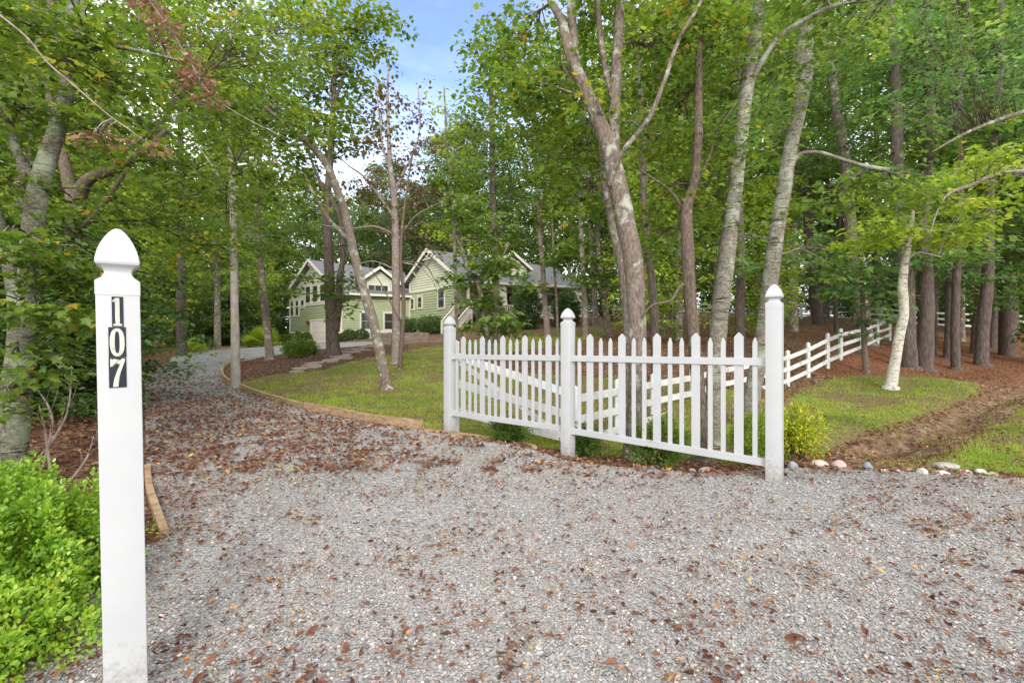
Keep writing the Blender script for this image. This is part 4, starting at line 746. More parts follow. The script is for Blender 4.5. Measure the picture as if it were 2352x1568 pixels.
def farwoods():
    g = rng(77); n = 6500; a = g.uniform(-1.25, 1.25, n); d = g.uniform(76, 104, n); x = np.sin(a)*d; y = np.cos(a)*d
    top = 19+9*fbm(a*9+3, d*0+2)+2*np.sin(a*5)
    z = gz(x, y)+top*g.random(n)**0.85
    P, T, Nn, v = spray(g, np.stack([x, y, z], 1), g.uniform(1.0, 2.2, n), 0.3, 26, 0.7)
    me = leafmesh('far_woods', P, T, Nn, 0.75*g.uniform(0.6, 1.3, len(P)), v, 'diamond')
    tag(link('far_woods', me, LM['green']), 'far mass of woodland closing the view behind house and fences', 'woods', kind='stuff')
farwoods()

# ------------------------------------------------------------------ posts with gothic caps
CAPP = [(226,0),(226,127),(205,140),(165,165),(142,196),(136,214),(142,234),(160,256),(190,272),(216,284),(224,298),(224,318),(214,360),(195,420),(165,480),(125,540),(82,590),(46,620),(20,634),(3,637)]
def sqring(hw, z, c=0.05):
    out = []
    for q in range(4):
        a0 = q*PI/2
        for j in range(4):
            a = a0+j*PI/6; cx = (1-c); out.append(((cx*(1 if q in (0, 3) else -1)+c*math.cos(a))*hw, (cx*(1 if q in (0, 1) else -1)+c*math.sin(a))*hw, z))
    return out
def sqlathe(prof):
    V = []; Fc = []
    for hw, z in prof: V += sqring(hw, z)
    m = 16
    for i in range(len(prof)-1):
        for k in range(m): Fc.append([i*m+k, i*m+(k+1) % m, (i+1)*m+(k+1) % m, (i+1)*m+k])
    Fc.append([k for k in reversed(range(m))]); Fc.append([(len(prof)-1)*m+k for k in range(m)])
    return V, Fc
W5 = 0.127; U = W5/440
def post_cap(parent, x, y, ztop, rot, mat, s=1.0, vs=1.18):
    V, Fc = sqlathe([(h*U*s, z*U*s*vs) for h, z in CAPP]); me = pyme('post_cap', V, Fc)
    o = link('post_cap', me, mat, parent); o.location = (x, y, ztop-637*U*s*vs); o.rotation_euler = (0, 0, rot)
    me.polygons.foreach_set('use_smooth', [True]*len(me.polygons)); 
    try: me.set_sharp_from_angle(angle=R(35))
    except Exception: pass
    return o
def post_shaft(parent, x, y, z0, z1, rot, mat, s=1.0, name='post'):
    V, Fc = sqlathe([(220*U*s, 0), (220*U*s, z1-z0)]); me = pyme(name, V, Fc); o = link(name, me, M['vinylp'], parent)
    o.location = (x, y, z0); o.rotation_euler = (0, 0, rot)
    me.polygons.foreach_set('use_smooth', [True]*len(me.polygons))
    try: me.set_sharp_from_angle(angle=R(35))
    except Exception: pass
    return o
# number post
UZ = U*1.29
NY = 1.72; nx_ = (272-CX)/F*NY; ztop = H+(CY-528)/F*NY
bx0 = (288-CX)/F*NY
npst = root('number_post', (bx0+0.006, NY, 0), 'white post with house number 107 on black plates, left foreground', 'post', None, R(37.5))
hh = ztop; shx = (nx_-bx0-0.006)/(ztop-0.1)
npst.scale = (0.94, 0.94, 1); npst.rotation_euler = (0, math.atan(shx)*0.82, R(37.5))
post_shaft(npst, 0, 0, -0.15, ztop-637*UZ+0.004, 0, M['vinyl'])
post_cap(npst, 0, 0, ztop, 0, M['vinyl'], 1.0, 1.29)
zc = ztop-637*UZ                                      # collar bottom = row 637 of the measuring crop
def rowz(y): return zc-(y-637)*UZ
def colx(x, y): return (x-277-(y-637)*0.008)*U
yf = -220*U
def plate(x0, x1, y0, y1):
    mb = MB(); mb.box(((colx(x0, y0)+colx(x1, y0))/2, yf-0.0012, (rowz(y0)+rowz(y1))/2), ((x1-x0)*U, 0.002, (y1-y0-2)*UZ)); return mb.build('number_plate', M['plate'], npst)
def poly_digit(pts, parent, holes=None):
    bm = bmesh.new()
    if holes is None:
        vs = [bm.verts.new((colx(a, 1000), yf-0.0024, rowz(b))) for a, b in pts]; f = bm.faces.new(vs); bmesh.ops.triangulate(bm, faces=[f], ngon_method='EAR_CLIP')
    else:
        n = len(pts); vo = [bm.verts.new((colx(a, 1000), yf-0.0024, rowz(b))) for a, b in pts]; vi = [bm.verts.new((colx(a, 1000), yf-0.0024, rowz(b))) for a, b in holes]
        for k in range(n): bm.faces.new([vo[k], vo[(k+1) % n], vi[(k+1) % n], vi[k]])
    r = bmesh.ops.extrude_face_region(bm, geom=list(bm.faces)); 
    for v in [e for e in r['geom'] if isinstance(e, bmesh.types.BMVert)]: v.co.y += -0.0006
    bmesh.ops.recalc_face_normals(bm, faces=bm.faces); me = bpy.data.meshes.new('digit'); bm.to_mesh(me); bm.free()
    return link('digit', me, M['digit'], parent)
p1 = plate(213, 327, 652, 931); p0 = plate(177, 350, 932, 1210); p7 = plate(177, 350, 1211, 1490)
one = MB()
for Q in ([(247,670),(259,666),(291,666),(292,903),(248,903)], [(222,687),(236,682),(247,670),(247,700),(224,702)], [(228,903),(314,903),(314,922),(228,922)]):
    P = [Vector((colx(a, 1000), yf-0.0024, rowz(b))) for a, b in Q]; P2_ = [p+Vector((0, -0.0006, 0)) for p in P]; n_ = len(P)
    one.add(P+P2_, [list(range(n_)), list(range(2*n_-1, n_-1, -1))]+[[i, n_+i, n_+(i+1) % n_, (i+1) % n_] for i in range(n_)])
one.build('digit', M['digit'], p1)
se = lambda rx, ry, p, n=40: [(262+rx*math.copysign(abs(math.cos(t))**p, math.cos(t)), 1072+ry*math.copysign(abs(math.sin(t))**p, math.sin(t))) for t in [2*PI*k/n for k in range(n)]]
poly_digit(se(73, 129, 0.85), p0, se(24, 100, 0.72))
poly_digit([(190,1222),(202,1222),(208,1231),(224,1224),(246,1226),(268,1238),(290,1236),(304,1223),(337,1222),(334,1246),(316,1286),(294,1340),(276,1400),(267,1450),(266,1479),(214,1481),(216,1452),(228,1405),(248,1352),(272,1306),(292,1272),(270,1272),(242,1262),(222,1262),(214,1274),(211,1293),(190,1295)], p7)

# picket fence
A_ = Vector((-0.915, 7.1)); B_ = Vector((2.39, 4.4)); dF = (B_-A_).normalized(); LF = (B_-A_).length; rotF = math.atan2(dF.y, dF.x)
mid_s = 0.0
for _ in range(200):
    q = A_+dF*mid_s
    if CX+F*q.x/q.y >= 1301: break
    mid_s += LF/200
pf = root('picket_fence', (A_.x, A_.y, 0), 'white vinyl picket fence with three gothic posts beside the driveway', 'fence', None, rotF)
for s_, zt in ((0, 1.67), (mid_s, 1.70), (LF, 1.82)):
    q = A_+dF*s_; zg = g1(q.x, q.y)
    post_shaft(pf, s_, 0, zg-0.15, zt-637*U*1.18+0.004, 0, M['vinyl']); post_cap(pf, s_, 0, zt, 0, M['vinyl'])
for (s0, s1, tz0, tz1, bz0, bz1) in ((0, mid_s, 1.112, 1.135, 0.29, 0.285), (mid_s, LF, 1.135, 1.148, 0.27, 0.225)):
    a = s0+W5/2-0.002; b = s1-W5/2+0.002; n = 15; wid = [0.042 if k % 3 != 1 else 0.082 for k in range(n)]
    for zA, zB in ((tz0, tz1), (bz0, bz1)):
        mb = MB(); mb.vbeam((a, 0), (b, 0), 0.046, zA-0.07, zA, zB-0.07, zB); mb.build('rail', M['vinyl'], pf, bevel=0.003)
        for e, zz in ((a+0.012, zA), (b-0.012, zB)):
            mb = MB(); mb.box((e, 0, zz-0.035), (0.03, 0.056, 0.08)); mb.build('rail_bracket', M['vinyl'], pf, bevel=0.002)
    gap = ((b-a)-sum(wid))/(n+1); p = a+gap
    for k in range(n):
        wdt = wid[k]; c = p+wdt/2; t = (c-a)/(b-a); zb = bz0+(bz1-bz0)*t-0.03; zt = (1.385 if k % 3 == 1 else 1.337)-0.03*(s0 == 0)*(1-t)*0.6
        h_ = wdt/2; ch = 0.042 if k % 3 == 1 else 0.05; th = 0.010
        V = []; 
        for yy in (-th, th): V += [(c-h_, yy, zb), (c+h_, yy, zb), (c+h_, yy, zt-ch), (c+0.004, yy, zt), (c-0.004, yy, zt), (c-h_, yy, zt-ch)]
        mb = MB(); mb.add(V, [[0,1,2,3,4,5],[11,10,9,8,7,6]]+[[i, 6+i, 6+(i+1) % 6, (i+1) % 6] for i in range(6)]); mb.build('picket', M['vinyl'], pf, bevel=0.0015)
        p += wdt+gap

# sloping board gate behind the pickets, and the rail fence that runs to the right
gA = at(1046, 900, 7.42); gB = at(1300, 900, 7.55)
gt = root('board_gate', (gA.x, gA.y, g1(gA.x, gA.y)), 'white three-board gate with diagonal brace sloping behind the left pickets', 'gate')
o0 = Vector((gA.x, gA.y, g1(gA.x, gA.y)))
def zy(py, Y): return H-(py-CY)/F*Y
def brd(name, yl, yr, hgt, mat, off=0.0, xa=gA, xb=gB):
    mb = MB(); a = Vector((xa.x, xa.y+off)); b = Vector((xb.x, xb.y+off)); za = zy(yl, xa.y); zb = zy(yr, xb.y)
    mb.vbeam(a, b, 0.028, za-hgt/2, za+hgt/2, zb-hgt/2, zb+hgt/2); mb.v = [v-o0 for v in mb.v]; return mb.build(name, mat, gt, bevel=0.003)
brd('board', 817, 901, 0.13, M['painted']); brd('board', 879, 951, 0.13, M['painted']); brd('board', 944, 1006, 0.12, M['painted'])
brd('brace', 826, 1000, 0.10, M['painted'], 0.03, gA, at(1290, 900, 7.55))
mb = MB(); mb.box((gA.x-0.0, gA.y+0.085, 0.55), (0.10, 0.10, 1.5)); mb.v = [v-o0 for v in mb.v]; mb.build('gate_post', M['painted'], gt, bevel=0.004)
FP = [(1320, 7.65, 1030, 882), (1418, 8.5, None, 872), (1500, 9.55, None, 868), (1590, 10.6, None, 855), (1655, 11.7, None, 838), (1738, 12.9, None, 820), (1809, 14.2, 887, 797), (1856, 15.0, 867, 781), (1901, 15.6, 846, 765), (1931, 16.3, 826, 747), (1980, 20, 801, 745), (2016, 22.5, 792, 732), (2044, 25, 782, 725)]
R1 = [914, 897, 881, 866, 850, 836, 820, 801, 779, 768, 757, 745, 738]
rp = Vector(((FP[0][0]-CX)/F*FP[0][1], FP[0][1], 0)); rp.z = g1(rp.x, rp.y)
rf = root('rail_fence', rp, 'weathered white three-rail fence running from the pickets to the right woods', 'fence')
pts = []
for (px, Y, by, ty), r1 in zip(FP, R1):
    x = (px-CX)/F*Y; zr = zy(r1, Y); zg = g1(x, Y); zt = zy(ty, Y); pts.append((x, Y, zr))
    zt = zr+0.17; zb = min(zg, zr-0.85)-0.1
    mb = MB(); mb.box((x, Y, (zb+zt)/2), (0.09, 0.09, zt-zb)); mb.add([(x-.045,Y-.045,zt),(x+.045,Y-.045,zt),(x+.045,Y+.045,zt),(x-.045,Y+.045,zt),(x,Y,zt+.04)], [[0,1,4],[1,2,4],[2,3,4],[3,0,4]])
    mb.v = [v-rp for v in mb.v]; mb.build('post', M['painted'], rf)
for a, b in zip(pts[:-1], pts[1:]):
    for k in range(3):
        dz = -0.335*k; d = Vector((b[0]-a[0], b[1]-a[1])).normalized(); nrm = Vector((d.y, -d.x))*0.06
        mb = MB(); mb.vbeam((a[0]+nrm.x, a[1]+nrm.y), (b[0]+nrm.x, b[1]+nrm.y), 0.03, a[2]+dz-0.06, a[2]+dz+0.06, b[2]+dz-0.06, b[2]+dz+0.06)
        mb.v = [v-rp for v in mb.v]; mb.build('rail', M['painted'], rf)
# far white fence
FF = [(1330,64,730),(1372,62,727),(1410,60,724),(1450,59,724),(1500,57,726),(1550,55,727),(1600,53,728),(1650,50,729),(1700,47,730),(1745,45,731),(1795,43,733),(1841,41,734),(1900,39,737),(1960,37.5,739),(2025,36,741),(2100,34.5,744),(2180,34,748),(2280,34,750),(2400,34,752)]
p0_ = at(FF[0][0], FF[0][2], FF[0][1]); fz = root('rail_fence', (p0_.x, p0_.y, p0_.z), 'far white three-rail fence at the back of the woods', 'fence')
prev = None
for px, Y, py in FF:
    x = (px-CX)/F*Y; z = g1(x, Y)
    mb = MB(); mb.box((x, Y, z+0.6), (0.13, 0.13, 1.5)); mb.v = [v-p0_ for v in mb.v]; mb.build('post', M['painted'], fz)
    if prev:
        for k in range(3):
            mb = MB(); mb.vbeam((prev[0], prev[1]-0.08), (x, Y-0.08), 0.04, prev[2]+0.25+0.4*k, prev[2]+0.39+0.4*k, z+0.25+0.4*k, z+0.39+0.4*k); mb.v = [v-p0_ for v in mb.v]; mb.build('rail', M['painted'], fz)
    prev = (x, Y, z)

# timber edging
def edging(label, pp, hgt, wd, sink=0.08, mat='timber', lift=0.0, cat='edging board'):
    P = [G(*p) if len(p) == 2 else Vector(p) for p in pp]
    q, _ = catmull([Vector((p.x, p.y, 0)) for p in P], [0]*len(P), 5); n = len(q); V = []
    org = Vector((q[0].x, q[0].y, g1(q[0].x, q[0].y)))
    for i in range(n):
        d = (q[min(i+1, n-1)]-q[max(i-1, 0)]).normalized(); nn = Vector((-d.y, d.x, 0))*wd/2; z = g1(q[i].x, q[i].y)+lift
        for s, zz in ((-1, -sink), (1, -sink), (1, hgt), (-1, hgt)): V.append(Vector((q[i].x, q[i].y, z+zz))+nn*s-org)
    Fc = [[i*4+k, i*4+(k+1) % 4, (i+1)*4+(k+1) % 4, (i+1)*4+k] for i in range(n-1) for k in range(4)]+[[3,2,1,0],[(n-1)*4+k for k in range(4)]]
    o = link('timber_edging', pyme('timber_edging', V, Fc), M[mat]); o.location = org; tag(o, label, cat); return o
edging('bent timber edging board curling round the grey pole tree', [(560,828),(530,837),(511,852),(516,873),(545,890),(600,913),(700,943)], 0.13, 0.06)
edging('long timber edging board along the lawn, middle of the curve', [(702,943.5),(780,959),(850,974),(920,984),(970,991)], 0.16, 0.06)
edging('low timber edging board in front of the left picket post', [(972,995),(1050,1003),(1130,1014),(1200,1026),(1228,1038)], 0.07, 0.06)
edging('timber edging board on the far left bend of the driveway', [(325,874),(345,864),(366,852),(386,840)], 0.12, 0.08)
edging('short timber edging board with a cut end beside the number post', [(377,1238),(358,1180),(343,1130),(338,1080)], 0.06, 0.048)
edging('timber edging along the back of the driveway by the woods', [(413,812),(460,808),(510,804),(545,801)], 0.10, 0.09)
edging('rusty timber edging between mulch bed and gravel', [(560,827),(620,819),(677,811),(720,805)], 0.05, 0.06)
# retaining walls
def twall(label, pts_, z0, z1, tiers, mat='oldtimber'):
    a, b = Vector(pts_[0]), Vector(pts_[1]); o = root('retaining_wall', (a.x, a.y, z0), label, 'retaining wall')
    h = (z1-z0)/tiers; d = (b-a).normalized(); Lw = (b-a).length
    for k in range(tiers):
        mb = MB(); mb.vbeam(a, b, 0.16-0.01*k, z0+h*k, z0+h*(k+1)-0.012, z0+h*k, z0+h*(k+1)-0.012); mb.v = [v-Vector((a.x, a.y, z0)) for v in mb.v]; mb.build('timber', M[mat], o)
    for s in np.arange(1.2, Lw, 2.6):
        q = a+d*s; mb = MB(); mb.box((q.x-d.y*-0.0+0.1*d.y, q.y-0.1*d.x, (z0+z1)/2), (0.12, 0.1, z1-z0+0.05)); mb.v = [v-Vector((a.x, a.y, z0)) for v in mb.v]; mb.build('stake', M[mat], o)
def xy(px, Y): return ((px-CX)/F*Y, Y)
twall('lower timber retaining wall across the lawn below the house', (xy(868, 33), xy(1030, 30)), 0.75, 1.46, 4)
twall('upper timber retaining wall behind the lower one', (xy(862, 36), xy(985, 35)), 1.1, 1.95, 4)
twall('timber retaining wall climbing in front of the house steps', (xy(1032, 31), xy(1125, 33.5)), 1.05, 1.75, 4)
edging('long timber beam edging the bed in front of the porch', [(*xy(1131, 34), 0), (*xy(1200, 36), 0), (*xy(1290, 38.5), 0)], 0.28, 0.16, 0.3, 'oldtimber', cat='timber beam')
edging('timber beam at the rise right of the porch', [(*xy(1290, 38.7), 0), (*xy(1375, 41), 0)], 0.22, 0.16, 0.3, 'oldtimber', cat='timber beam')

# ------------------------------------------------------------------ house
HB = Vector((-16, 45, 1.2)); hs = root('green_house', HB, 'green and cream lap-sided house with garage, gables and raised porch', 'house')
def V2(a, b=None): return Vector(a) if b is None else Vector((a, b))
def hbuild(mb, name, mat, parent=None, bevel=0):
    mb.v = [v-HB for v in mb.v]; return mb.build(name, mat, parent or hs)
def clipz(poly, z, keep_above):
    out = []
    for i in range(len(poly)):
        a = poly[i]; b = poly[(i+1) % len(poly)]; ia = (a[1] >= z) == keep_above or a[1] == z; ib = (b[1] >= z) == keep_above or b[1] == z
        if ia: out.append(a)
        if ia != ib and a[1] != b[1]: t = (z-a[1])/(b[1]-a[1]); out.append((a[0]+(b[0]-a[0])*t, z))
    return out
def siding(A, D, Nn, poly, mat, name='wall', bh=0.23):
    """lap boards on polygon poly (s,z) in the upright plane through A along D, outward normal Nn"""
    mb = MB(); z0 = min(p[1] for p in poly); z1 = max(p[1] for p in poly); z = z0
    while z < z1-1e-4:
        zt = min(z+bh, z1); q = clipz(clipz(poly, z, True), zt, False)
        if len(q) >= 3:
            P = [Vector((A[0]+D[0]*s+Nn[0]*(0.006+0.07*(1-(zz-z)/bh)), A[1]+D[1]*s+Nn[1]*(0.006+0.07*(1-(zz-z)/bh)), zz)) for s, zz in q]
            mb.add(P, [list(range(len(P)))])
            lo = sorted([p for p in q if abs(p[1]-z) < 1e-5])
            if len(lo) >= 2:
                s0, s1 = lo[0][0], lo[-1][0]
                mb.add([(A[0]+D[0]*s0+Nn[0]*0.076, A[1]+D[1]*s0+Nn[1]*0.076, z), (A[0]+D[0]*s1+Nn[0]*0.076, A[1]+D[1]*s1+Nn[1]*0.076, z), (A[0]+D[0]*s1, A[1]+D[1]*s1, z), (A[0]+D[0]*s0, A[1]+D[1]*s0, z)], [[0,1,2,3]])
        z = zt
    me = pyme(name, [v-HB for v in mb.v], mb.f); return link(name, me, mat, hs)
def prism(A, D, Nn, s0, s1, z0, z1, o0=0.0, o1=0.10):
    mb = MB(); V = []
    for s in (s0, s1):
        for z in (z0, z1):
            for o in (o0, o1): V.append((A[0]+D[0]*s+Nn[0]*o, A[1]+D[1]*s+Nn[1]*o, z))
    return mb.add(V, [[0,1,3,2],[4,6,7,5],[0,4,5,1],[2,3,7,6],[0,2,6,4],[1,5,7,3]])
def window(A, D, Nn, s, z, wd, ht, n=1, mull=True):
    """trim frame outside; sash and pane inside; s,z centre bottom"""
    mb = MB(); s0, s1 = s-wd/2, s+wd/2; t = 0.11
    for a in ((s0, s0+t, z, z+ht), (s1-t, s1, z, z+ht), (s0+t, s1-t, z+ht-t, z+ht), (s0+t, s1-t, z, z+t)):
        q = prism(A, D, Nn, *a, 0.0, 0.125); mb.add(q.v, q.f)
    q = prism(A, D, Nn, s0-0.06, s1+0.06, z+ht, z+ht+0.05, 0, 0.145); mb.add(q.v, q.f)
    w_ = hbuild(mb, 'window', M['trim'])
    iw = (s1-s0-2*t)/n
    for k in range(n):
        a = s0+t+iw*k; b = a+iw; e = 0.05; sm = MB()
        for c in ((a, a+e, z+t, z+ht-t), (b-e, b, z+t, z+ht-t), (a+e, b-e, z+t, z+t+e), (a+e, b-e, z+ht-t-e, z+ht-t)):
            q = prism(A, D, Nn, *c, 0.0, 0.105); sm.add(q.v, q.f)
        if mull: q = prism(A, D, Nn, a+e, b-e, z+ht/2-0.025, z+ht/2+0.025, 0.0, 0.102); sm.add(q.v, q.f)
        hbuild(sm, 'sash', M['sash'], w_); hbuild(prism(A, D, Nn, a+e, b-e, z+t+e, z+ht-t-e, -0.02, 0.090), 'pane', M['glass'], w_)
def slabroof(P, t=0.16, name='roof'):
    mb = MB(); mb.slab(P, t); return hbuild(mb, name, M['shingle'])
def fascia(a, b, h=0.26, wd=0.05): mb = MB(); mb.beam(a, b, wd, h); return hbuild(mb, 'fascia', M['trim'])
def bracket(p, D, Nn, sgn):
    mb = MB(); p = Vector(p); n3 = Vector((Nn[0], Nn[1], 0)); mb.beam(p, p+n3*0.55, 0.10, 0.12); mb.beam(p+Vector((0, 0, -0.5)), p+n3*0.5+Vector((0, 0, -0.05)), 0.09, 0.09); hbuild(mb, 'bracket', M['trim'])
P1 = (-16, 45); P2 = (-23.75, 51.75); P3 = (-10.1, 47.8); P4 = (-4.73, 41.5)
def dirn(a, b): l = math.hypot(b[0]-a[0], b[1]-a[1]); return ((b[0]-a[0])/l, (b[1]-a[1])/l), l
d1, L1 = dirn(P1, P2); n1 = (-d1[1], d1[0]); n1 = n1 if n1[1] < 0 else (-n1[0], -n1[1])
d2, L2 = dirn(P1, P3); n2 = (d2[1], -d2[0])
d3, L3 = dirn(P3, P4); n3 = (d3[1], -d3[0]); n3 = n3 if n3[1] < 0 else (-n3[0], -n3[1])
ZT = 2.05; EA = 5.9
# garage wing: gable wall
siding(P1, d1, n1, [(0, ZT+0.22), (L1, ZT+0.22), (L1, 4.95), (0, 4.95)], M['siding'])
siding(P1, d1, n1, [(0, 5.0), (L1, 5.0), (L1, 6.0), (L1/2, 9.15), (0, 6.0)], M['cream'], 'gable')
hbuild(prism(P1, d1, n1, 0, L1, 0.6, ZT, -0.1, 0.0), 'foundation', M['found'])
hbuild(prism(P1, d1, n1, 5.65, L1, ZT, ZT+0.24), 'trim_board', M['trim']); hbuild(prism(P1, d1, n1, 0.0, 1.05, ZT, ZT+0.24), 'trim_board', M['trim'])
hbuild(prism(P1, d1, n1, 0, L1, 4.9, 5.02, 0, 0.112), 'trim_board', M['trim'])
for s in (0.08, L1-0.08): hbuild(prism(P1, d1, n1, s-0.09, s+0.09, 0.9, 6.0, 0, 0.108), 'corner_board', M['trim'])
gd = MB()
for k in range(4): q = prism(P1, d1, n1, 1.35, 5.4, 1.0+k*0.58, 1.0+k*0.58+0.565, 0.0, 0.092); gd.add(q.v, q.f)
hbuild(gd, 'garage_door', M['door'])
df = MB()
for a in ((1.1, 1.35, 0.9, 3.5), (5.4, 5.65, 0.9, 3.5), (1.35, 5.4, 3.32, 3.5)): q = prism(P1, d1, n1, *a, 0, 0.135); df.add(q.v, q.f)
hbuild(df, 'door_frame', M['trim'])
for s in (3.1, 4.6, 6.1): window(P1, d1, n1, s, 5.1, 1.2, 1.85)
window(P1, d1, n1, 7.3, 4.7, 0.85, 0.95, mull=False); window(P1, d1, n1, 8.5, 3.9, 0.85, 1.75); window(P1, d1, n1, 9.65, 3.9, 0.85, 1.75)
lm_ = MB(); lm_.box((P1[0]+d1[0]*5.95+n1[0]*0.25, P1[1]+d1[1]*5.95+n1[1]*0.25, 3.3), (0.4, 0.4, 0.1)); lm_.box((P1[0]+d1[0]*5.95+n1[0]*0.2, P1[1]+d1[1]*5.95+n1[1]*0.2, 3.12), (0.18, 0.18, 0.28)); hbuild(lm_, 'wall_lamp', M['copper'])
def pt(A, D, Nn, s, o, z): return Vector((A[0]+D[0]*s+Nn[0]*o, A[1]+D[1]*s+Nn[1]*o, z))
OH = 0.6
R0 = pt(P1, d1, n1, L1/2, OH, 9.42); R1_ = pt(P1, d1, n1, L1/2, -11, 9.42)
E0 = pt(P1, d1, n1, -0.6, OH, 5.82); E1 = Vector((P3[0]+0.5, P3[1]-0.3, 5.82)); 
slabroof([R0, R1_, E1, E0])
W0 = pt(P1, d1, n1, L1+0.6, OH, 5.82); W1 = pt(P1, d1, n1, L1+0.6, -11, 5.82); slabroof([R0, W0, W1, R1_])
fascia(R0+Vector((0, 0, -0.05)), E0+Vector((0, 0, -0.05))); fascia(R0+Vector((0, 0, -0.05)), W0+Vector((0, 0, -0.05))); fascia(E0+Vector((0, 0, -.12)), E1+Vector((0, 0, -.12)), 0.2)
for s in (0.8, L1/2, L1-0.8): bracket(pt(P1, d1, n1, s, 0, 9.15-abs(s-L1/2)*0.61-0.25), d1, n1, 1)
# front wall with small cross gable
siding(P1, d2, n2, [(0, ZT+0.3), (L2, ZT+0.3), (L2, 5.9), (0, 5.9)], M['siding'])
hbuild(prism(P1, d2, n2, 0, L2, 0.7, ZT+0.06, -0.1, 0.0), 'foundation', M['found'])
hbuild(prism(P1, d2, n2, 0.18, L2, ZT+0.06, ZT+0.32), 'trim_board', M['trim'])
hbuild(prism(P1, d2, n2, 0.0, 0.18, 0.9, 5.9, 0, 0.108), 'corner_board', M['trim'])
gs0, gs1, gm = 1.95, 5.15, 3.55
siding(P1, d2, n2, [(gs0, 5.97), (gs1, 5.97), (gs1, 6.95), (gm, 8.15), (gs0, 6.95)], M['cream'], 'gable')
for s in (2.27+0.05, 4.5): window(P1, d2, n2, s, 2.35, 1.15, 1.78)
window(P1, d2, n2, 3.45, 5.85, 2.1, 0.95, 3, mull=False)
for sg in (-1, 1):
    a = pt(P1, d2, n2, gm, OH, 8.42); b = pt(P1, d2, n2, gm+sg*2.15, OH, 6.8); c = pt(P1, d2, n2, gm+sg*2.15, -1.6, 6.8); d = pt(P1, d2, n2, gm, -4.0, 8.42)
    slabroof([a, b, c, d]); fascia(a+Vector((0, 0, -.05)), b+Vector((0, 0, -.05)), 0.24); bracket(pt(P1, d2, n2, gm+sg*1.5, 0, 7.0), d2, n2, 1)
# big gable
GB = 6.15; G0 = 2.0
siding(P3, d3, n3, [(0, 2.7), (L3, 2.7), (L3, GB-0.05), (0, GB-0.05)], M['siding'])
siding(P3, d3, n3, [(0, GB), (L3, GB), (L3, 7.05), (L3/2, 9.5), (0, 7.05)], M['cream'], 'gable')
hbuild(prism(P3, d3, n3, 0, L3, GB-0.12, GB+0.04, 0, 0.112), 'trim_board', M['trim'])
hbuild(prism(P3, d3, n3, 0, L3, 1.2, 2.7, -0.1, 0.0), 'foundation', M['found'])
for s in (0.08, L3-0.08): hbuild(prism(P3, d3, n3, s-0.09, s+0.09, 2.2, 7.0, 0, 0.106), 'corner_board', M['trim'])
window(P3, d3, n3, 5.9, 4.2, 1.2, 1.95); window(P3, d3, n3, 2.1, 4.4, 0.95, 1.25); window(P3, d3, n3, 0.65, 4.35, 0.8, 1.2)
R0 = pt(P3, d3, n3, L3/2, OH, 9.75); R1b = pt(P3, d3, n3, L3/2, -16, 9.75)
for s in (-0.75, L3+0.75):
    e0 = pt(P3, d3, n3, s, OH, 6.75); e1 = pt(P3, d3, n3, s, -16, 6.75); slabroof([R0, e0, e1, R1b]); fascia(R0+Vector((0, 0, -.05)), e0+Vector((0, 0, -.05)), 0.28)
    bracket(pt(P3, d3, n3, L3/2+(s-L3/2)*0.55, 0, 8.0), d3, n3, 1)
tr = MB(); c0 = pt(P3, d3, n3, L3/2, 0.52, 9.35)
for a, b in (((-0.5, -0.55), (0.5, -0.0)), ((0.5, -0.55), (-0.5, 0.0)), ((-0.75, -0.5), (0.75, -0.5))):
    tr.beam(c0+Vector((d3[0]*a[0], d3[1]*a[0], a[1])), c0+Vector((d3[0]*b[0], d3[1]*b[0], b[1])), 0.06, 0.08)
hbuild(tr, 'gable_truss', M['trim'])
for s in (2.0, 3.4):
    vb = MB(); p = pt(P3, d3, n3, L3/2+0.25, -s-2, 0); tube(vb, [Vector((p.x, p.y, 9.5)), Vector((p.x, p.y, 10.1))], [0.11, 0.11], 10); tube(vb, [Vector((p.x-0.1, p.y, 10.1)), Vector((p.x+0.25, p.y, 10.2))], [0.15, 0.12], 10); hbuild(vb, 'roof_vent', M['vinyl'])
# return wall beside the steps, porch, main body
Q0 = (-3.9, 42.2); d4 = (0.926, 0.377); n4 = (0.377, -0.926); PLN = 11.2
P5 = pt(Q0, d4, n4, -0.2, -2.4, 0)
siding((P4[0], P4[1]), dirn(P4, (P5.x+2, P5.y+1.2))[0], (d3[0], d3[1]), [(0, 3.2), (4.6, 3.2), (4.6, 6.3), (0, 6.3)], M['siding'])
mw = (Q0[0]-n4[0]*2.4, Q0[1]-n4[1]*2.4)
siding(mw, d4, n4, [(0, 3.6), (PLN, 3.6), (PLN, 6.6), (0, 6.6)], M['siding'])
for s in (2.6, 6.4, 9.4): window(mw, d4, n4, s, 4.1, 1.3, 1.9)
hbuild(prism(mw, d4, n4, 4.0, 5.1, 3.65, 5.9, 0.0, 0.11), 'front_door', M['redwood'])
hbuild(prism(Q0, d4, n4, 0, PLN, 3.42, 3.62, -2.4, 0.1), 'porch_floor', M['trim'])
sk = MB()
for k in range(int(PLN/0.16)): q = prism(Q0, d4, n4, k*0.16, k*0.16+0.10, 2.0, 3.42, -0.03, 0.0); sk.add(q.v, q.f)
for k in range(8): q = prism(Q0, d4, n4, 0, PLN, 2.1+k*0.17, 2.2+k*0.17, -0.055, -0.031); sk.add(q.v, q.f)
hbuild(sk, 'porch_lattice', M['redwood']); hbuild(prism(Q0, d4, n4, 0, PLN, 1.8, 3.4, -0.5, -0.4), 'porch_shade_panel', M['paintedshade'])  # solid dark panel behind the lattice, painted as the shade beneath the floor
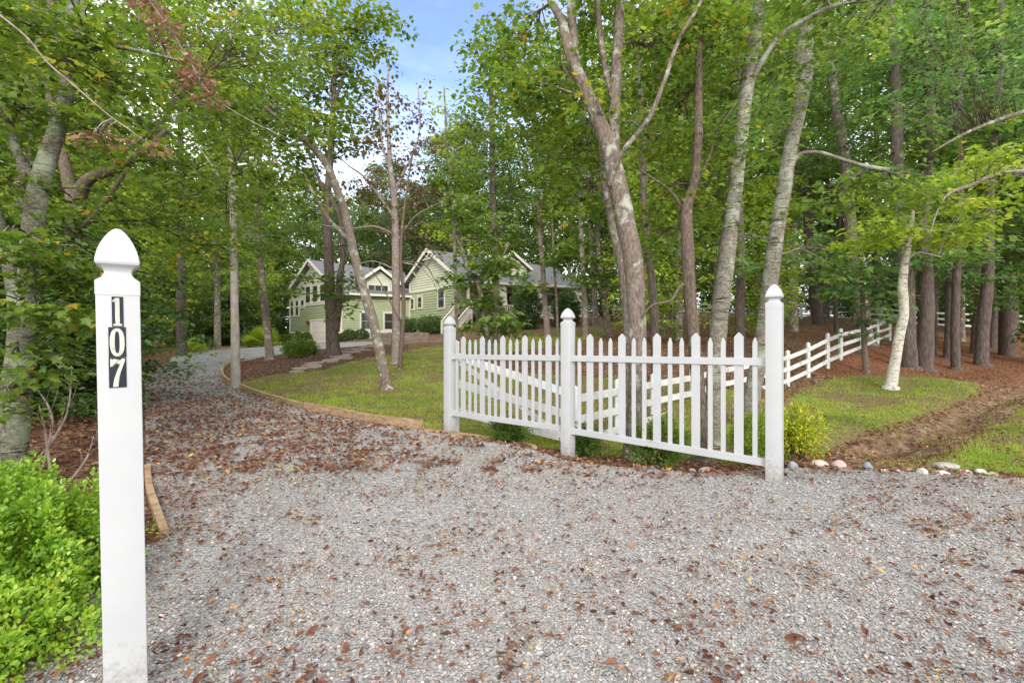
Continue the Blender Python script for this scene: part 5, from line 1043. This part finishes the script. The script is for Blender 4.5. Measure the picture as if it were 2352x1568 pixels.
for k, s in enumerate((0.12, 3.2, 7.0, 10.9)):
    cmb = MB(); c = pt(Q0, d4, n4, s, -0.2, 0); V = []
    for z, hw in ((3.62, 0.52 if k else 0.12), (6.3, 0.36 if k else 0.12)):
        for a, b in ((-1,-1),(1,-1),(1,1),(-1,1)): V.append(Vector((c.x+d4[0]*a*hw+n4[0]*-b*hw, c.y+d4[1]*a*hw+n4[1]*-b*hw, z)))
    cmb.add(V, [[0,1,2,3],[7,6,5,4],[0,4,5,1],[1,5,6,2],[2,6,7,3],[3,7,4,0]]); hbuild(cmb, 'column', M['trim'])
rl = MB(); q = prism(Q0, d4, n4, 1.6, PLN, 4.52, 4.62, -0.25, -0.12); rl.add(q.v, q.f); q = prism(Q0, d4, n4, 1.6, PLN, 3.74, 3.82, -0.22, -0.15); rl.add(q.v, q.f)
for k in range(int((PLN-1.6)/0.15)): q = prism(Q0, d4, n4, 1.6+k*0.15, 1.6+k*0.15+0.05, 3.82, 4.52, -0.205, -0.165); rl.add(q.v, q.f)
hbuild(rl, 'porch_railing', M['trim'])
hbuild(prism(Q0, d4, n4, 0, PLN, 6.3, 6.6, -0.3, -0.05), 'porch_beam', M['trim'])
ev0 = pt(Q0, d4, n4, -0.3, 0.5, 6.55); ev1 = pt(Q0, d4, n4, PLN+0.6, 0.5, 6.55); rg0 = pt(Q0, d4, n4, -1.5, -8.5, 10.1); rg1 = pt(Q0, d4, n4, PLN-2, -8.5, 10.1)
slabroof([ev0, ev1, rg1, rg0]); fascia(ev0+Vector((0, 0, -.1)), ev1+Vector((0, 0, -.1)), 0.2)
bk0 = pt(Q0, d4, n4, 0, -17, 6.5); bk1 = pt(Q0, d4, n4, PLN+0.6, -17, 6.5); slabroof([rg0, rg1, bk1, bk0]); slabroof([rg1, ev1, bk1])
siding((pt(Q0, d4, n4, PLN, -2.4, 0).x, pt(Q0, d4, n4, PLN, -2.4, 0).y), (-n4[0], -n4[1]), d4, [(0, 2.4), (13, 2.4), (13, 6.5), (0, 6.5)], M['siding'])
# dormer
ds = 5.05; dw = 1.65; dp = 2.4
dA = (Q0[0]-n4[0]*dp, Q0[1]-n4[1]*dp)
siding(dA, d4, n4, [(ds-dw, 7.4), (ds+dw, 7.4), (ds+dw, 8.4), (ds, 9.6), (ds-dw, 8.4)], M['cream'], 'gable')
hbuild(prism(dA, d4, n4, ds-dw, ds+dw, 7.3, 7.42, 0, 0.1), 'trim_board', M['trim'])
window(dA, d4, n4, ds, 8.1, 1.9, 0.9, 3, mull=False)
for sg in (-1, 1):
    a = pt(dA, d4, n4, ds, 0.5, 9.85); b = pt(dA, d4, n4, ds+sg*2.1, 0.5, 8.25); c = pt(dA, d4, n4, ds+sg*2.1, -3, 8.25); d = pt(dA, d4, n4, ds, -5.5, 9.85)
    slabroof([a, b, c, d]); fascia(a+Vector((0, 0, -.05)), b+Vector((0, 0, -.05)), 0.22)
    siding((pt(dA, d4, n4, ds+sg*dw, 0, 0).x, pt(dA, d4, n4, ds+sg*dw, 0, 0).y), (-n4[0], -n4[1]), (d4[0]*sg, d4[1]*sg), [(0, 7.3), (3.0, 7.9), (3.0, 8.4), (0, 8.4)], M['cream'])
# steps
stT = Vector((-4.05, 41.3, 3.62)); stB = Vector((-4.95, 38.2, 1.95)); sv = (stB-stT); sh = Vector((sv.x, sv.y, 0)).normalized(); sw = Vector((-sh.y, sh.x, 0))
st = MB(); nS = 9
for k in range(nS):
    t0 = k/nS; c = stT.lerp(stB, (k+0.5)/nS); zt = stT.z-(k+1)*(stT.z-stB.z)/(nS+1)
    st.beam(Vector((c.x, c.y, zt-0.02))-sw*0.6, Vector((c.x, c.y, zt-0.02))+sw*0.6, 0.34, 0.04); st.beam(Vector((c.x, c.y, zt-0.11))-sw*0.58+sh*-0.15, Vector((c.x, c.y, zt-0.11))+sw*0.58+sh*-0.15, 0.03, 0.14)
hbuild(st, 'steps', M['redwood'])
ld = MB(); ld.slab([Vector((Q0[0]-1.3, Q0[1]-1.5, 3.62)), Vector((Q0[0]+1.2, Q0[1]-0.9, 3.62)), Vector((Q0[0]+1.0, Q0[1]+1.5, 3.62)), Vector((Q0[0]-1.6, Q0[1]+1.2, 3.62))], 0.18); hbuild(ld, 'landing', M['redwood'])
for sg in (-1, 1):
    r_ = MB(); a = stT+sw*0.65*sg+Vector((0, 0, 0.95)); b = stB+sw*0.65*sg+Vector((0, 0, 0.95)); r_.beam(a, b, 0.10, 0.09); r_.beam(a-Vector((0, 0, 0.78)), b-Vector((0, 0, 0.78)), 0.06, 0.09)
    r_.box(a-Vector((0, 0, 1.0)), (0.14, 0.14, 2.3)); r_.box(b-Vector((0, 0, 0.45)), (0.15, 0.15, 1.1))
    for k in range(1, 18): c = a.lerp(b, k/18); r_.box(c-Vector((0, 0, 0.4)), (0.05, 0.05, 0.74))
    s2 = MB(); s2.beam(stT+sw*0.63*sg-Vector((0, 0, 0.15)), stB+sw*0.63*sg-Vector((0, 0, 0.15)), 0.05, 0.28); hbuild(s2, 'stringer', M['trim']); hbuild(r_, 'stair_railing', M['trim'])

# ------------------------------------------------------------------ bushes, palms, stones
def bush(name, label, c, r, leafm, tmpl, lsize, nspray, nl, seed, srad=(0.05, 0.12), cat='bush', group=None, stems=14, shell=0.75, zb=None, up=0.4, shade=0.5, rough=0.13):
    c = Vector(c); zb = g1(c.x, c.y) if zb is None else zb; bp = Vector((c.x, c.y, zb)); t = root(name, bp, label, cat, group)
    g = rng(seed); d = g.normal(size=(nspray, 3)); d /= np.linalg.norm(d, axis=1)[:, None]; d *= (shell+(1-shell)*g.random(nspray))[:, None]**1.0
    d *= (1+rough*np.sin(d[:, 0:1]*7+seed)*np.cos(d[:, 2:3]*6+seed*2)+rough*0.7*np.sin(d[:, 1:2]*13+d[:, 0:1]*9+seed))
    cen = np.array((c-bp)[:])[None]+d*np.array(r)[None]; cen = cen[cen[:, 2] > 0.02]; m = len(cen)
    n = m*nl; a = g.uniform(0, 2*PI, n); rr = np.repeat(g.uniform(*srad, m), nl)*g.random(n)**0.6
    out = cen-np.array((c-bp)[:])[None]; out /= np.linalg.norm(out, axis=1)[:, None]; o2 = np.repeat(out, nl, 0)
    q = g.normal(size=(n, 3)); P = np.repeat(cen, nl, 0)+q/np.linalg.norm(q, axis=1)[:, None]*rr[:, None]
    T = q*0.8+o2*0.7+np.array([0, 0, up]); Nn = o2+g.normal(0, 0.5, (n, 3))+np.array([0, 0, 0.5])
    v = np.clip(np.repeat(g.normal(shade, 0.16, m), nl)+g.normal(0, 0.14, n), 0, 1)
    link('foliage', leafmesh('foliage', P, T, Nn, lsize*g.uniform(0.6, 1.25, n), v, tmpl), leafm, t)
    sb = MB(); rd = random.Random(seed)
    for k in range(stems):
        e = Vector(cen[rd.randrange(m)]); b = Vector((rd.uniform(-.15, .15)*r[0], rd.uniform(-.15, .15)*r[1], -0.03)); tube(sb, [b, b.lerp(e, 0.5)+Vector((0, 0, 0.1*r[2])), e], [0.02*r[0]+.004, 0.012*r[0]+.003, 0.003], 5)
    link('stem', sb.mesh('stem', smooth=True), B_BROWN, t); return t
bc = at(85, 1330, 2.35); bush('box_bush', 'bright glossy small-leaved bush left of the number post', (bc.x-0.22, bc.y, 0.19), (0.50, 0.50, 0.40), LM['box'], 'round', 0.023, 4600, 10, 41, (0.02, 0.06), stems=60, shell=0.62, rough=0.3)
bc = at(55, 1500, 1.95); bush('box_bush', 'twiggy lower bush at the bottom left corner showing tan stems', (bc.x-0.12, bc.y, 0.06), (0.36, 0.34, 0.24), LM['box'], 'round', 0.021, 1500, 9, 40, (0.02, 0.06), stems=90, shell=0.5, rough=0.35, shade=0.62)
bc = at(-60, 1250, 2.5); bush('box_bush', 'second glossy bush cut off by the left edge', (bc.x-0.25, bc.y+0.1, 0.25), (0.5, 0.5, 0.42), LM['box'], 'round', 0.023, 2200, 9, 42, (0.02, 0.055), stems=30, shell=0.72)
def pb(px, py, Y): p = at(px, py, Y); return (p.x, p.y, p.z)
bush('garden_bush', 'small round bush beneath the left picket panel', pb(1170, 988, 6.9), (0.26, 0.2, 0.17), LM['green'], 'oval', 0.035, 500, 9, 43, (0.03, 0.07), stems=8, shell=0.5, rough=0.35)
bush('garden_bush', 'loose bush right of the middle picket post foot', pb(1340, 1015, 6.1), (0.21, 0.2, 0.2), LM['green'], 'oval', 0.035, 420, 9, 44, (0.03, 0.08), stems=12, shell=0.5, rough=0.35)
bush('garden_bush', 'bushy green shrub behind the right pickets, above the blue stone', pb(1520, 1020, 5.35), (0.30, 0.22, 0.26), LM['green'], 'oval', 0.035, 700, 9, 45, (0.03, 0.08), stems=16, shell=0.5, rough=0.35, shade=0.65)
bush('garden_bush', 'low light green bush between tall pale trunk and end post', pb(1735, 1005, 5.2), (0.22, 0.2, 0.24), LM['lime'], 'oval', 0.032, 460, 9, 46, (0.03, 0.08), stems=12, shade=0.35)
bush('yellow_bush', 'yellow green variegated bush right of the end post', pb(1832, 995, 5.5), (0.27, 0.24, 0.30), LM['yellow'], 'oval', 0.034, 620, 9, 47, (0.03, 0.09), stems=24, shell=0.35, rough=0.4)
p = onY(690, 21); bush('feathery_shrub', 'green feathery shrub in the mulch island', (p.x, p.y, p.z+0.3), (0.62, 0.5, 0.42), LM['green'], 'diamond', 0.10, 330, 12, 48, (0.1, 0.25), up=1.5, stems=10)
for i, (px, py, Y, r) in enumerate([(801, 771, 43.5, 0.56), (831, 770, 43.8, 0.56), (781, 777, 44, 0.4)]):
    bush('clipped_bush', ['clipped ball bush left of the pair below the front wall', 'clipped ball bush right of the pair below the front wall', 'small clipped bush at the garage corner'][i], pb(px, py, Y), (r, r, r*0.95), LM['dark'], 'diamond', 0.09, 700, 7, 50+i, (0.03, 0.08), shell=0.94, shade=0.8)
for i, (px, py, Y, r, rz_) in enumerate([(668, 785, 49.5, 0.9, 0.7), (687, 782, 48.8, 0.8, 0.8), (703, 782, 48.4, 0.75, 0.75), (650, 788, 50, 0.6, 0.5)]):
    bush('clipped_hedge', ['rounded hedge at the left garage corner', 'rounded hedge in the middle of the row left of the garage door', 'rounded hedge nearest the garage door', 'lowest rounded hedge at the end of the garage row'][i], pb(px, py, Y), (r, r, rz_), LM['green'], 'diamond', 0.12, 600, 7, 55+i, (0.04, 0.1), shell=0.94, shade=0.6)
for i, (px, py, Y) in enumerate([(938, 748, 42), (985, 746, 40), (1004, 748, 39.5)]):
    bush('wall_shrub', ['spreading shrub below the small side windows', 'spreading shrub left of the house steps', 'spreading shrub touching the house steps'][i], pb(px, py, Y), (0.95, 0.7, 0.62), LM['dark'], 'diamond', 0.13, 420, 9, 60+i, (0.1, 0.25), shell=0.7, stems=12, shade=0.8)
for i, (px, py, Y, rx, rz_) in enumerate([(1130, 735, 33, 1.0, 1.3), (1210, 705, 36, 1.1, 1.9), (1300, 715, 37, 1.0, 1.4)]):
    bush('evergreen_shrub', ['dark evergreen at the foot of the house steps', 'tall dark evergreen before the porch column', 'dark evergreen at the right end of the porch'][i], pb(px, py, Y), (rx, .8, rz_), LM['dark'], 'diamond', 0.16, 700, 9, 65+i, (0.12, 0.3), shell=0.6, stems=8, shade=0.7)
def palm(name, label, px, Y, h, n, width, lm, fan=True, seed=0, cat='palm'):
    o = onY(px, Y); t = root(name, o, label, cat); rd = random.Random(seed); mb = MB()
    for k in range(n):
        az = rd.uniform(0, 2*PI); el = rd.uniform(0.25, 1.35); l = h*rd.uniform(0.7, 1.1); d = Vector((math.cos(az)*math.cos(el), math.sin(az)*math.cos(el), math.sin(el)))
        s = d.cross(Vector((0, 0, 1))).normalized(); b = d*l*(0.45 if fan else 0.0)
        if fan:
            tube(mb, [Vector((0, 0, 0.02)), b], [0.012, 0.008], 3)
            for j in range(-5, 6):
                a = j*0.24; dd = (d*math.cos(a)+s*math.sin(a)); e = b+dd*l*0.55-Vector((0, 0, 0.04*abs(j))); w_ = s*math.cos(a)*0.022*width+d*-math.sin(a)*0.022*width
                m_ = b.lerp(e, 0.6); mb.add([b, m_-w_, e, m_+w_], [[0,1,2,3]])
        else:
            e = d*l+Vector((0, 0, -0.25*l*math.cos(el))); m_ = d*l*0.55; w_ = s*0.012*width; mb.add([-w_, w_, m_+w_, m_-w_], [[0,1,2,3]]); mb.add([m_-w_, m_+w_, e], [[0,1,2]])
    me = pyme('fronds', mb.v, mb.f); a_ = me.attributes.new('v', 'FLOAT', 'POINT'); a_.data.foreach_set('value', np.clip(rng(seed).normal(0.5, 0.15, len(mb.v)), 0, 1).astype(np.float32))
    link('fronds', me, lm, t)
palm('fan_palm', 'bright green fan palm at the edge of the driveway near the garage', 602, 37.5, 1.8, 40, 3.0, LM['lime'], True, 1)
palm('cycad', 'low arching palm-like plant at the bend of the driveway', 447, 28.5, 1.0, 26, 2.2, LM['lime'], True, 2)
palm('ornamental_grass', 'pale ornamental grass tuft left of the fan palm', 572, 37.8, 1.5, 130, 2.0, LM['lime'], False, 3, 'grass tuft')
palm('ornamental_grass', 'pale ornamental grass tuft beside the low palm-like plant', 484, 30.9, 1.0, 90, 1.6, LM['grey'], False, 4, 'grass tuft')
def rock(label, px, py, Y, sx, sz, col, seed, name='river_stone'):
    p = at(px, py, Y); z = g1(p.x, p.y); bm = bmesh.new(); bmesh.ops.create_icosphere(bm, subdivisions=3, radius=1)
    for v in bm.verts:
        n_ = mnoise.noise(v.co*0.9+Vector((seed*3.1, seed, 0)))*0.22+mnoise.noise(v.co*2.3+Vector((seed, 7, 0)))*0.06
        v.co = Vector((v.co.x*sx, v.co.y*sx*0.75, v.co.z*sz))*(1+n_)
    me = bpy.data.meshes.new(name); bm.to_mesh(me); bm.free(); me.polygons.foreach_set('use_smooth', [True]*len(me.polygons))
    c0_, c1_ = [c*0.75 for c in col], [min(1, c*1.15) for c in col]
    o = link(name, me, pbr('stone_'+str(seed), [(0.35, c0_), (0.65, c1_)], 9, 6, 0.8, 0.25)); o.location = (p.x, p.y, z+sz*0.45); o.rotation_euler = (0, 0, seed)
    tag(o, label, 'stone')
RK = [('rounded blue grey stone just right of the end post', 1820,1068,4.85,.068,.055,(.30,.32,.36)),('rusty flat stone between blue grey and tan stones', 1850,1072,4.95,.07,.03,(.36,.17,.09)),('tan rounded stone left of the pink one', 1882,1070,4.85,.085,.06,(.50,.42,.33)),
 ('pink rounded stone, largest by the ditch', 1928,1073,4.8,.088,.062,(.50,.36,.33)),('dark pointed stone at the mud edge', 1992,1076,4.75,.05,.055,(.24,.26,.29)),('flat pale stone after the dark pointed one', 2025,1082,4.7,.055,.025,(.56,.55,.53)),
 ('tiny white stone in the edging row', 2062,1084,4.68,.035,.02,(.6,.59,.56)),('round cream stone in the edging row', 2118,1088,4.6,.052,.048,(.62,.56,.50)),('long grey stone in the ditch edging', 2172,1078,4.85,.11,.05,(.34,.33,.30)),('flat white stone in front of the long grey stone', 2165,1090,4.6,.075,.035,(.66,.64,.60)),
 ('white oval stone right of the long grey stone', 2216,1083,4.7,.062,.032,(.66,.65,.62)),('white rounded stone near the right edge grass', 2252,1082,4.7,.052,.038,(.68,.67,.64)),('pale grey stone pair near the right grass', 2280,1086,4.65,.05,.028,(.58,.57,.55)),('dull grey stone at the right end of the row', 2312,1084,4.7,.05,.022,(.36,.37,.35)),
 ('flat blue painted stone under the right pickets', 1496,1069,5.05,.078,.028,(.14,.32,.52)),('pale lilac stone under the right pickets', 1622,1072,4.95,.09,.035,(.46,.44,.46)),('tan stone left of the pale lilac stone', 1590,1072,4.98,.05,.028,(.50,.42,.30)),('small grey stone right of the blue stone', 1562,1072,5.0,.035,.022,(.40,.40,.40)),('grey stone near the end post foot under the rail', 1655,1076,4.9,.05,.02,(.36,.36,.37))]
for i, (lab, px, py, Y, sx_, sz_, col) in enumerate(RK): rock(lab, px, py, Y, sx_, sz_, col, i+1)
# flagstone path
fp = root('flagstone_path', onY(760, 24), 'pale irregular flagstone path through the mulch island', 'path'); g_ = random.Random(8)
for k in range(15):
    t = k/14; px = 690+165*t+g_.uniform(-14, 14); py = 853-60*t+g_.uniform(-2, 2); c = G(px, py); rr = 0.20+0.016*k; n = 7; V = []
    for j in range(n): a = 2*PI*j/n+g_.uniform(-.25, .25); q = rr*g_.uniform(0.75, 1.2); x = c.x+math.cos(a)*q*1.3; y = c.y+math.sin(a)*q; V.append(Vector((x, y, g1(x, y)+0.05))-fp.location)
    mb = MB(); mb.slab(V, 0.08); mb.build('flagstone', M['flag'], fp)

# ------------------------------------------------------------------ ground cover: leaves, grass blades, twigs
def ground_leaves():
    g = rng(21); P = []; S = []; v = []
    n = 230000; y = 1.5+26*g.random(n)**1.25; x = g.uniform(-1.15, 1.15, n)*y; z = gz(x, y); px, py = proj(x, y, z)
    ind = inworld(x, y, outline)
    cl = fbm(x*1.3, y*1.3); cl2 = fbm(x*5+9, y*5)
    d = np.zeros(n)
    core = np.exp(-((px-480)/330)**2)*np.exp(-((py-990)/120)**2)          # thick drift on the left bend
    d_drive = 0.06+0.22*np.clip((cl2-0.42)*5, 0, 1)+0.8*core*np.clip((cl*0.6+cl2*0.6-0.40)*4, 0, 1)+0.35*np.exp(-((py-1060)/60)**2)*np.clip((cl2-0.42)*5, 0, 1)+0.6*np.exp(-((px-2230)/190)**2-((py-1190)/80)**2)*np.clip((cl2-.4)*5, 0, 1)
    d_drive *= np.where(y < 4.2, 0.9, 1)
    edge = np.exp(-((px-400)/70)**2-((py-1180)/60)**2)*0.8
    d_drive = np.minimum(d_drive+edge, 1)*np.where(y > 17, 0.25, 1)
    m = masks(x, y, z); lawn = m['lawn']
    d = np.where(ind, d_drive, np.where(lawn, 0.40*np.clip((cl2-0.36)*5, 0, 1), np.where(m['mud'], 0.22, np.where(m['straw'], 0.5, 0.5))))
    k = g.random(n) < d; x = x[k]; y = y[k]; z = z[k]; ind = ind[k]; n = len(x)
    s = np.where(y < 4.5, 0.026, 0.044)*g.uniform(0.35, 1.5, n)*np.where(lawn[k] & ~ind, 0.7, 1)
    # a few leaves that the photograph shows large in the foreground
    fx = [(1420,1545,.07),(1150,1235+20,.05),(980,1240,.05),(500,1535,.05),(795,1525,.055),(1870,1340,.06),(1800,1490,.07),(2120,1230,.06),(540,1420,.05),(1010,1475,.05),(1990,1480,.05),(2320,1330,.10),(2330,1350,.09),(2240,1200,.07),(1650,1275,.05),(1440,1268,.05),(1310,1225,.06),(670,1190,.05),(600,1305,.05),(430,1215,.06),(700,1480,.06),(1220,1450,.05)]
    q = [G(a, b) for a, b, _ in fx]; x = np.concatenate([x, [p.x for p in q]]); y = np.concatenate([y, [p.y for p in q]]); z = np.concatenate([z, [p.z for p in q]]); s = np.concatenate([s, [c for _, _, c in fx]]); ind = np.concatenate([ind, np.ones(len(q), bool)]); n = len(x)
    a = g.uniform(0, 2*PI, n); T = np.stack([np.cos(a), np.sin(a), g.normal(0, 0.18, n)], 1); Nn = np.stack([g.normal(0, 0.75, n), g.normal(0, 0.75, n), np.ones(n)], 1)
    P = np.stack([x, y, z+0.018+np.where(ind, 0.016, 0.004)+g.uniform(0, 0.008, n)], 1)
    c = g.random(n); v = np.where(c < 0.035, g.uniform(0.86, 1, n), g.normal(0.33, 0.18, n).clip(0, 0.82))
    m_ = leafmat('fallen_leaf_brown', [(0.0, (0.08, 0.035, 0.024)), (0.3, (0.17, 0.078, 0.05)), (0.6, (0.29, 0.16, 0.10)), (0.83, (0.44, 0.28, 0.18)), (0.95, (0.50, 0.27, 0.08)), (1.0, (0.52, 0.42, 0.10))], 0.08, 0.7, 0.1, tsat=0.6)
    tag(link('fallen_leaves', leafmesh('fallen_leaves', P, T, Nn, s, v, 'curl'), m_), 'brown fallen leaves scattered over the driveway and under the trees', 'fallen leaves', kind='stuff')
ground_leaves()
def grass():
    g = rng(31); out = []
    n = 620000; y = 4.4+24*g.random(n)**1.5; x = g.uniform(-0.75, 1.3, n)*y; z = gz(x, y)
    jx = x+0.5*(fbm(x*2.2+50, y*2.2)-0.5)+g.normal(0, 0.09, n); jy = y+1.0*(fbm(x*2.2, y*2.2+50)-0.5)+g.normal(0, 0.09, n)
    m = masks(jx, jy, z); pn = fbm(x*0.7+3, y*0.7); f2 = fbm(x*3, y*3)
    d = np.where(m['lawn'], np.clip((0.66-pn)*6+0.35*g.random(n), 0.04, 1), 0)*(0.2+0.8*np.clip((f2-0.3)*6, 0, 1))
    for bx_, by_, rr_ in ((890, 897, 1.0), (541, 888, 1.3), (909, 838, 1.2), (917, 862, .6), (640, 868, 1.6), (1456, 1062, .7), (1608, 1066, .7), (1634, 1028, .6), (1717, 978, .6)):
        q_ = G(bx_, by_); d = d*np.clip((np.hypot(x-q_.x, y-q_.y)/rr_-0.25+1.1*(f2-0.5))*1.4, 0.02, 1)
    d = np.where(m['mud'], 0.10*(f2 > 0.5), d)
    k = (g.random(n) < d) & ~inworld(x, y, outline); x = x[k]; y = y[k]; z = z[k]; n = len(x)
    h = g.uniform(0.018, 0.05, n)*(1+0.5*(f2[k] > 0.55)); a = g.uniform(0, 2*PI, n); wd = 0.0022*(1+y*0.16)
    dx = np.cos(a)*wd; dy = np.sin(a)*wd; lx = g.normal(0, 0.45, n)*h; ly = g.normal(0, 0.45, n)*h
    P = np.stack([np.stack([x-dx, y-dy, z-0.003], 1), np.stack([x+dx, y+dy, z-0.003], 1), np.stack([x+lx, y+ly, z+h], 1)], 1).reshape(-1, 3)
    v = np.clip(0.5+(pn[k]-0.5)*1.2+g.normal(0, 0.16, n), 0, 1)
    me = npmesh('grass', P, np.arange(3*n), np.full(n, 3), {'v': np.repeat(v, 3)}, False)
    mt = leafmat('lawn_blades', [(0.0, (0.11, 0.18, 0.015)), (0.35, (0.23, 0.33, 0.03)), (0.7, (0.35, 0.44, 0.055)), (0.9, (0.42, 0.38, 0.09)), (1.0, (0.42, 0.32, 0.16))], 0.3, 0.6)
    tag(link('grass', me, mt), 'short mossy green and yellow lawn grass', 'grass', kind='stuff')
grass()
def twigs():
    rd = random.Random(9)
    for i, (a, b, c, lab) in enumerate([((150,1108),(200,1050),(215,1000),'bare twig leaning in the thicket above the glossy bush'),((95,1075),(120,960),(75,880),'long bare curved stem in the left thicket'),((75,1060),(150,960),(165,850),'forked bare stem beside the pale forked tree'),((120,1110),(105,1000),(90,930),'pale bare stem curving up from the leaf litter')]):
        pa = G(*a); pbv = at(b[0], b[1], pa.y+0.1); pc = at(c[0], c[1], pa.y+0.25); mb = MB(); q, r = catmull([pa-Vector((0, 0, .05)), pbv, pc], [0.016, 0.011, 0.005], 7); tube(mb, [p-pa for p in q], r, 6, 0.1, i)
        for k in (5, 8, 11):
            e = q[k]+Vector((rd.uniform(-.25, .25), rd.uniform(-.1, .1), rd.uniform(.15, .4))); tube(mb, [q[k]-pa, q[k].lerp(e, .5)-pa+Vector((0.02, 0, .03)), e-pa], [0.006, 0.004, 0.002], 4)
        o = link('bare_stem', mb.mesh('bare_stem', smooth=True), B_DEAD); o.location = pa; tag(o, lab, 'stem')
twigs()
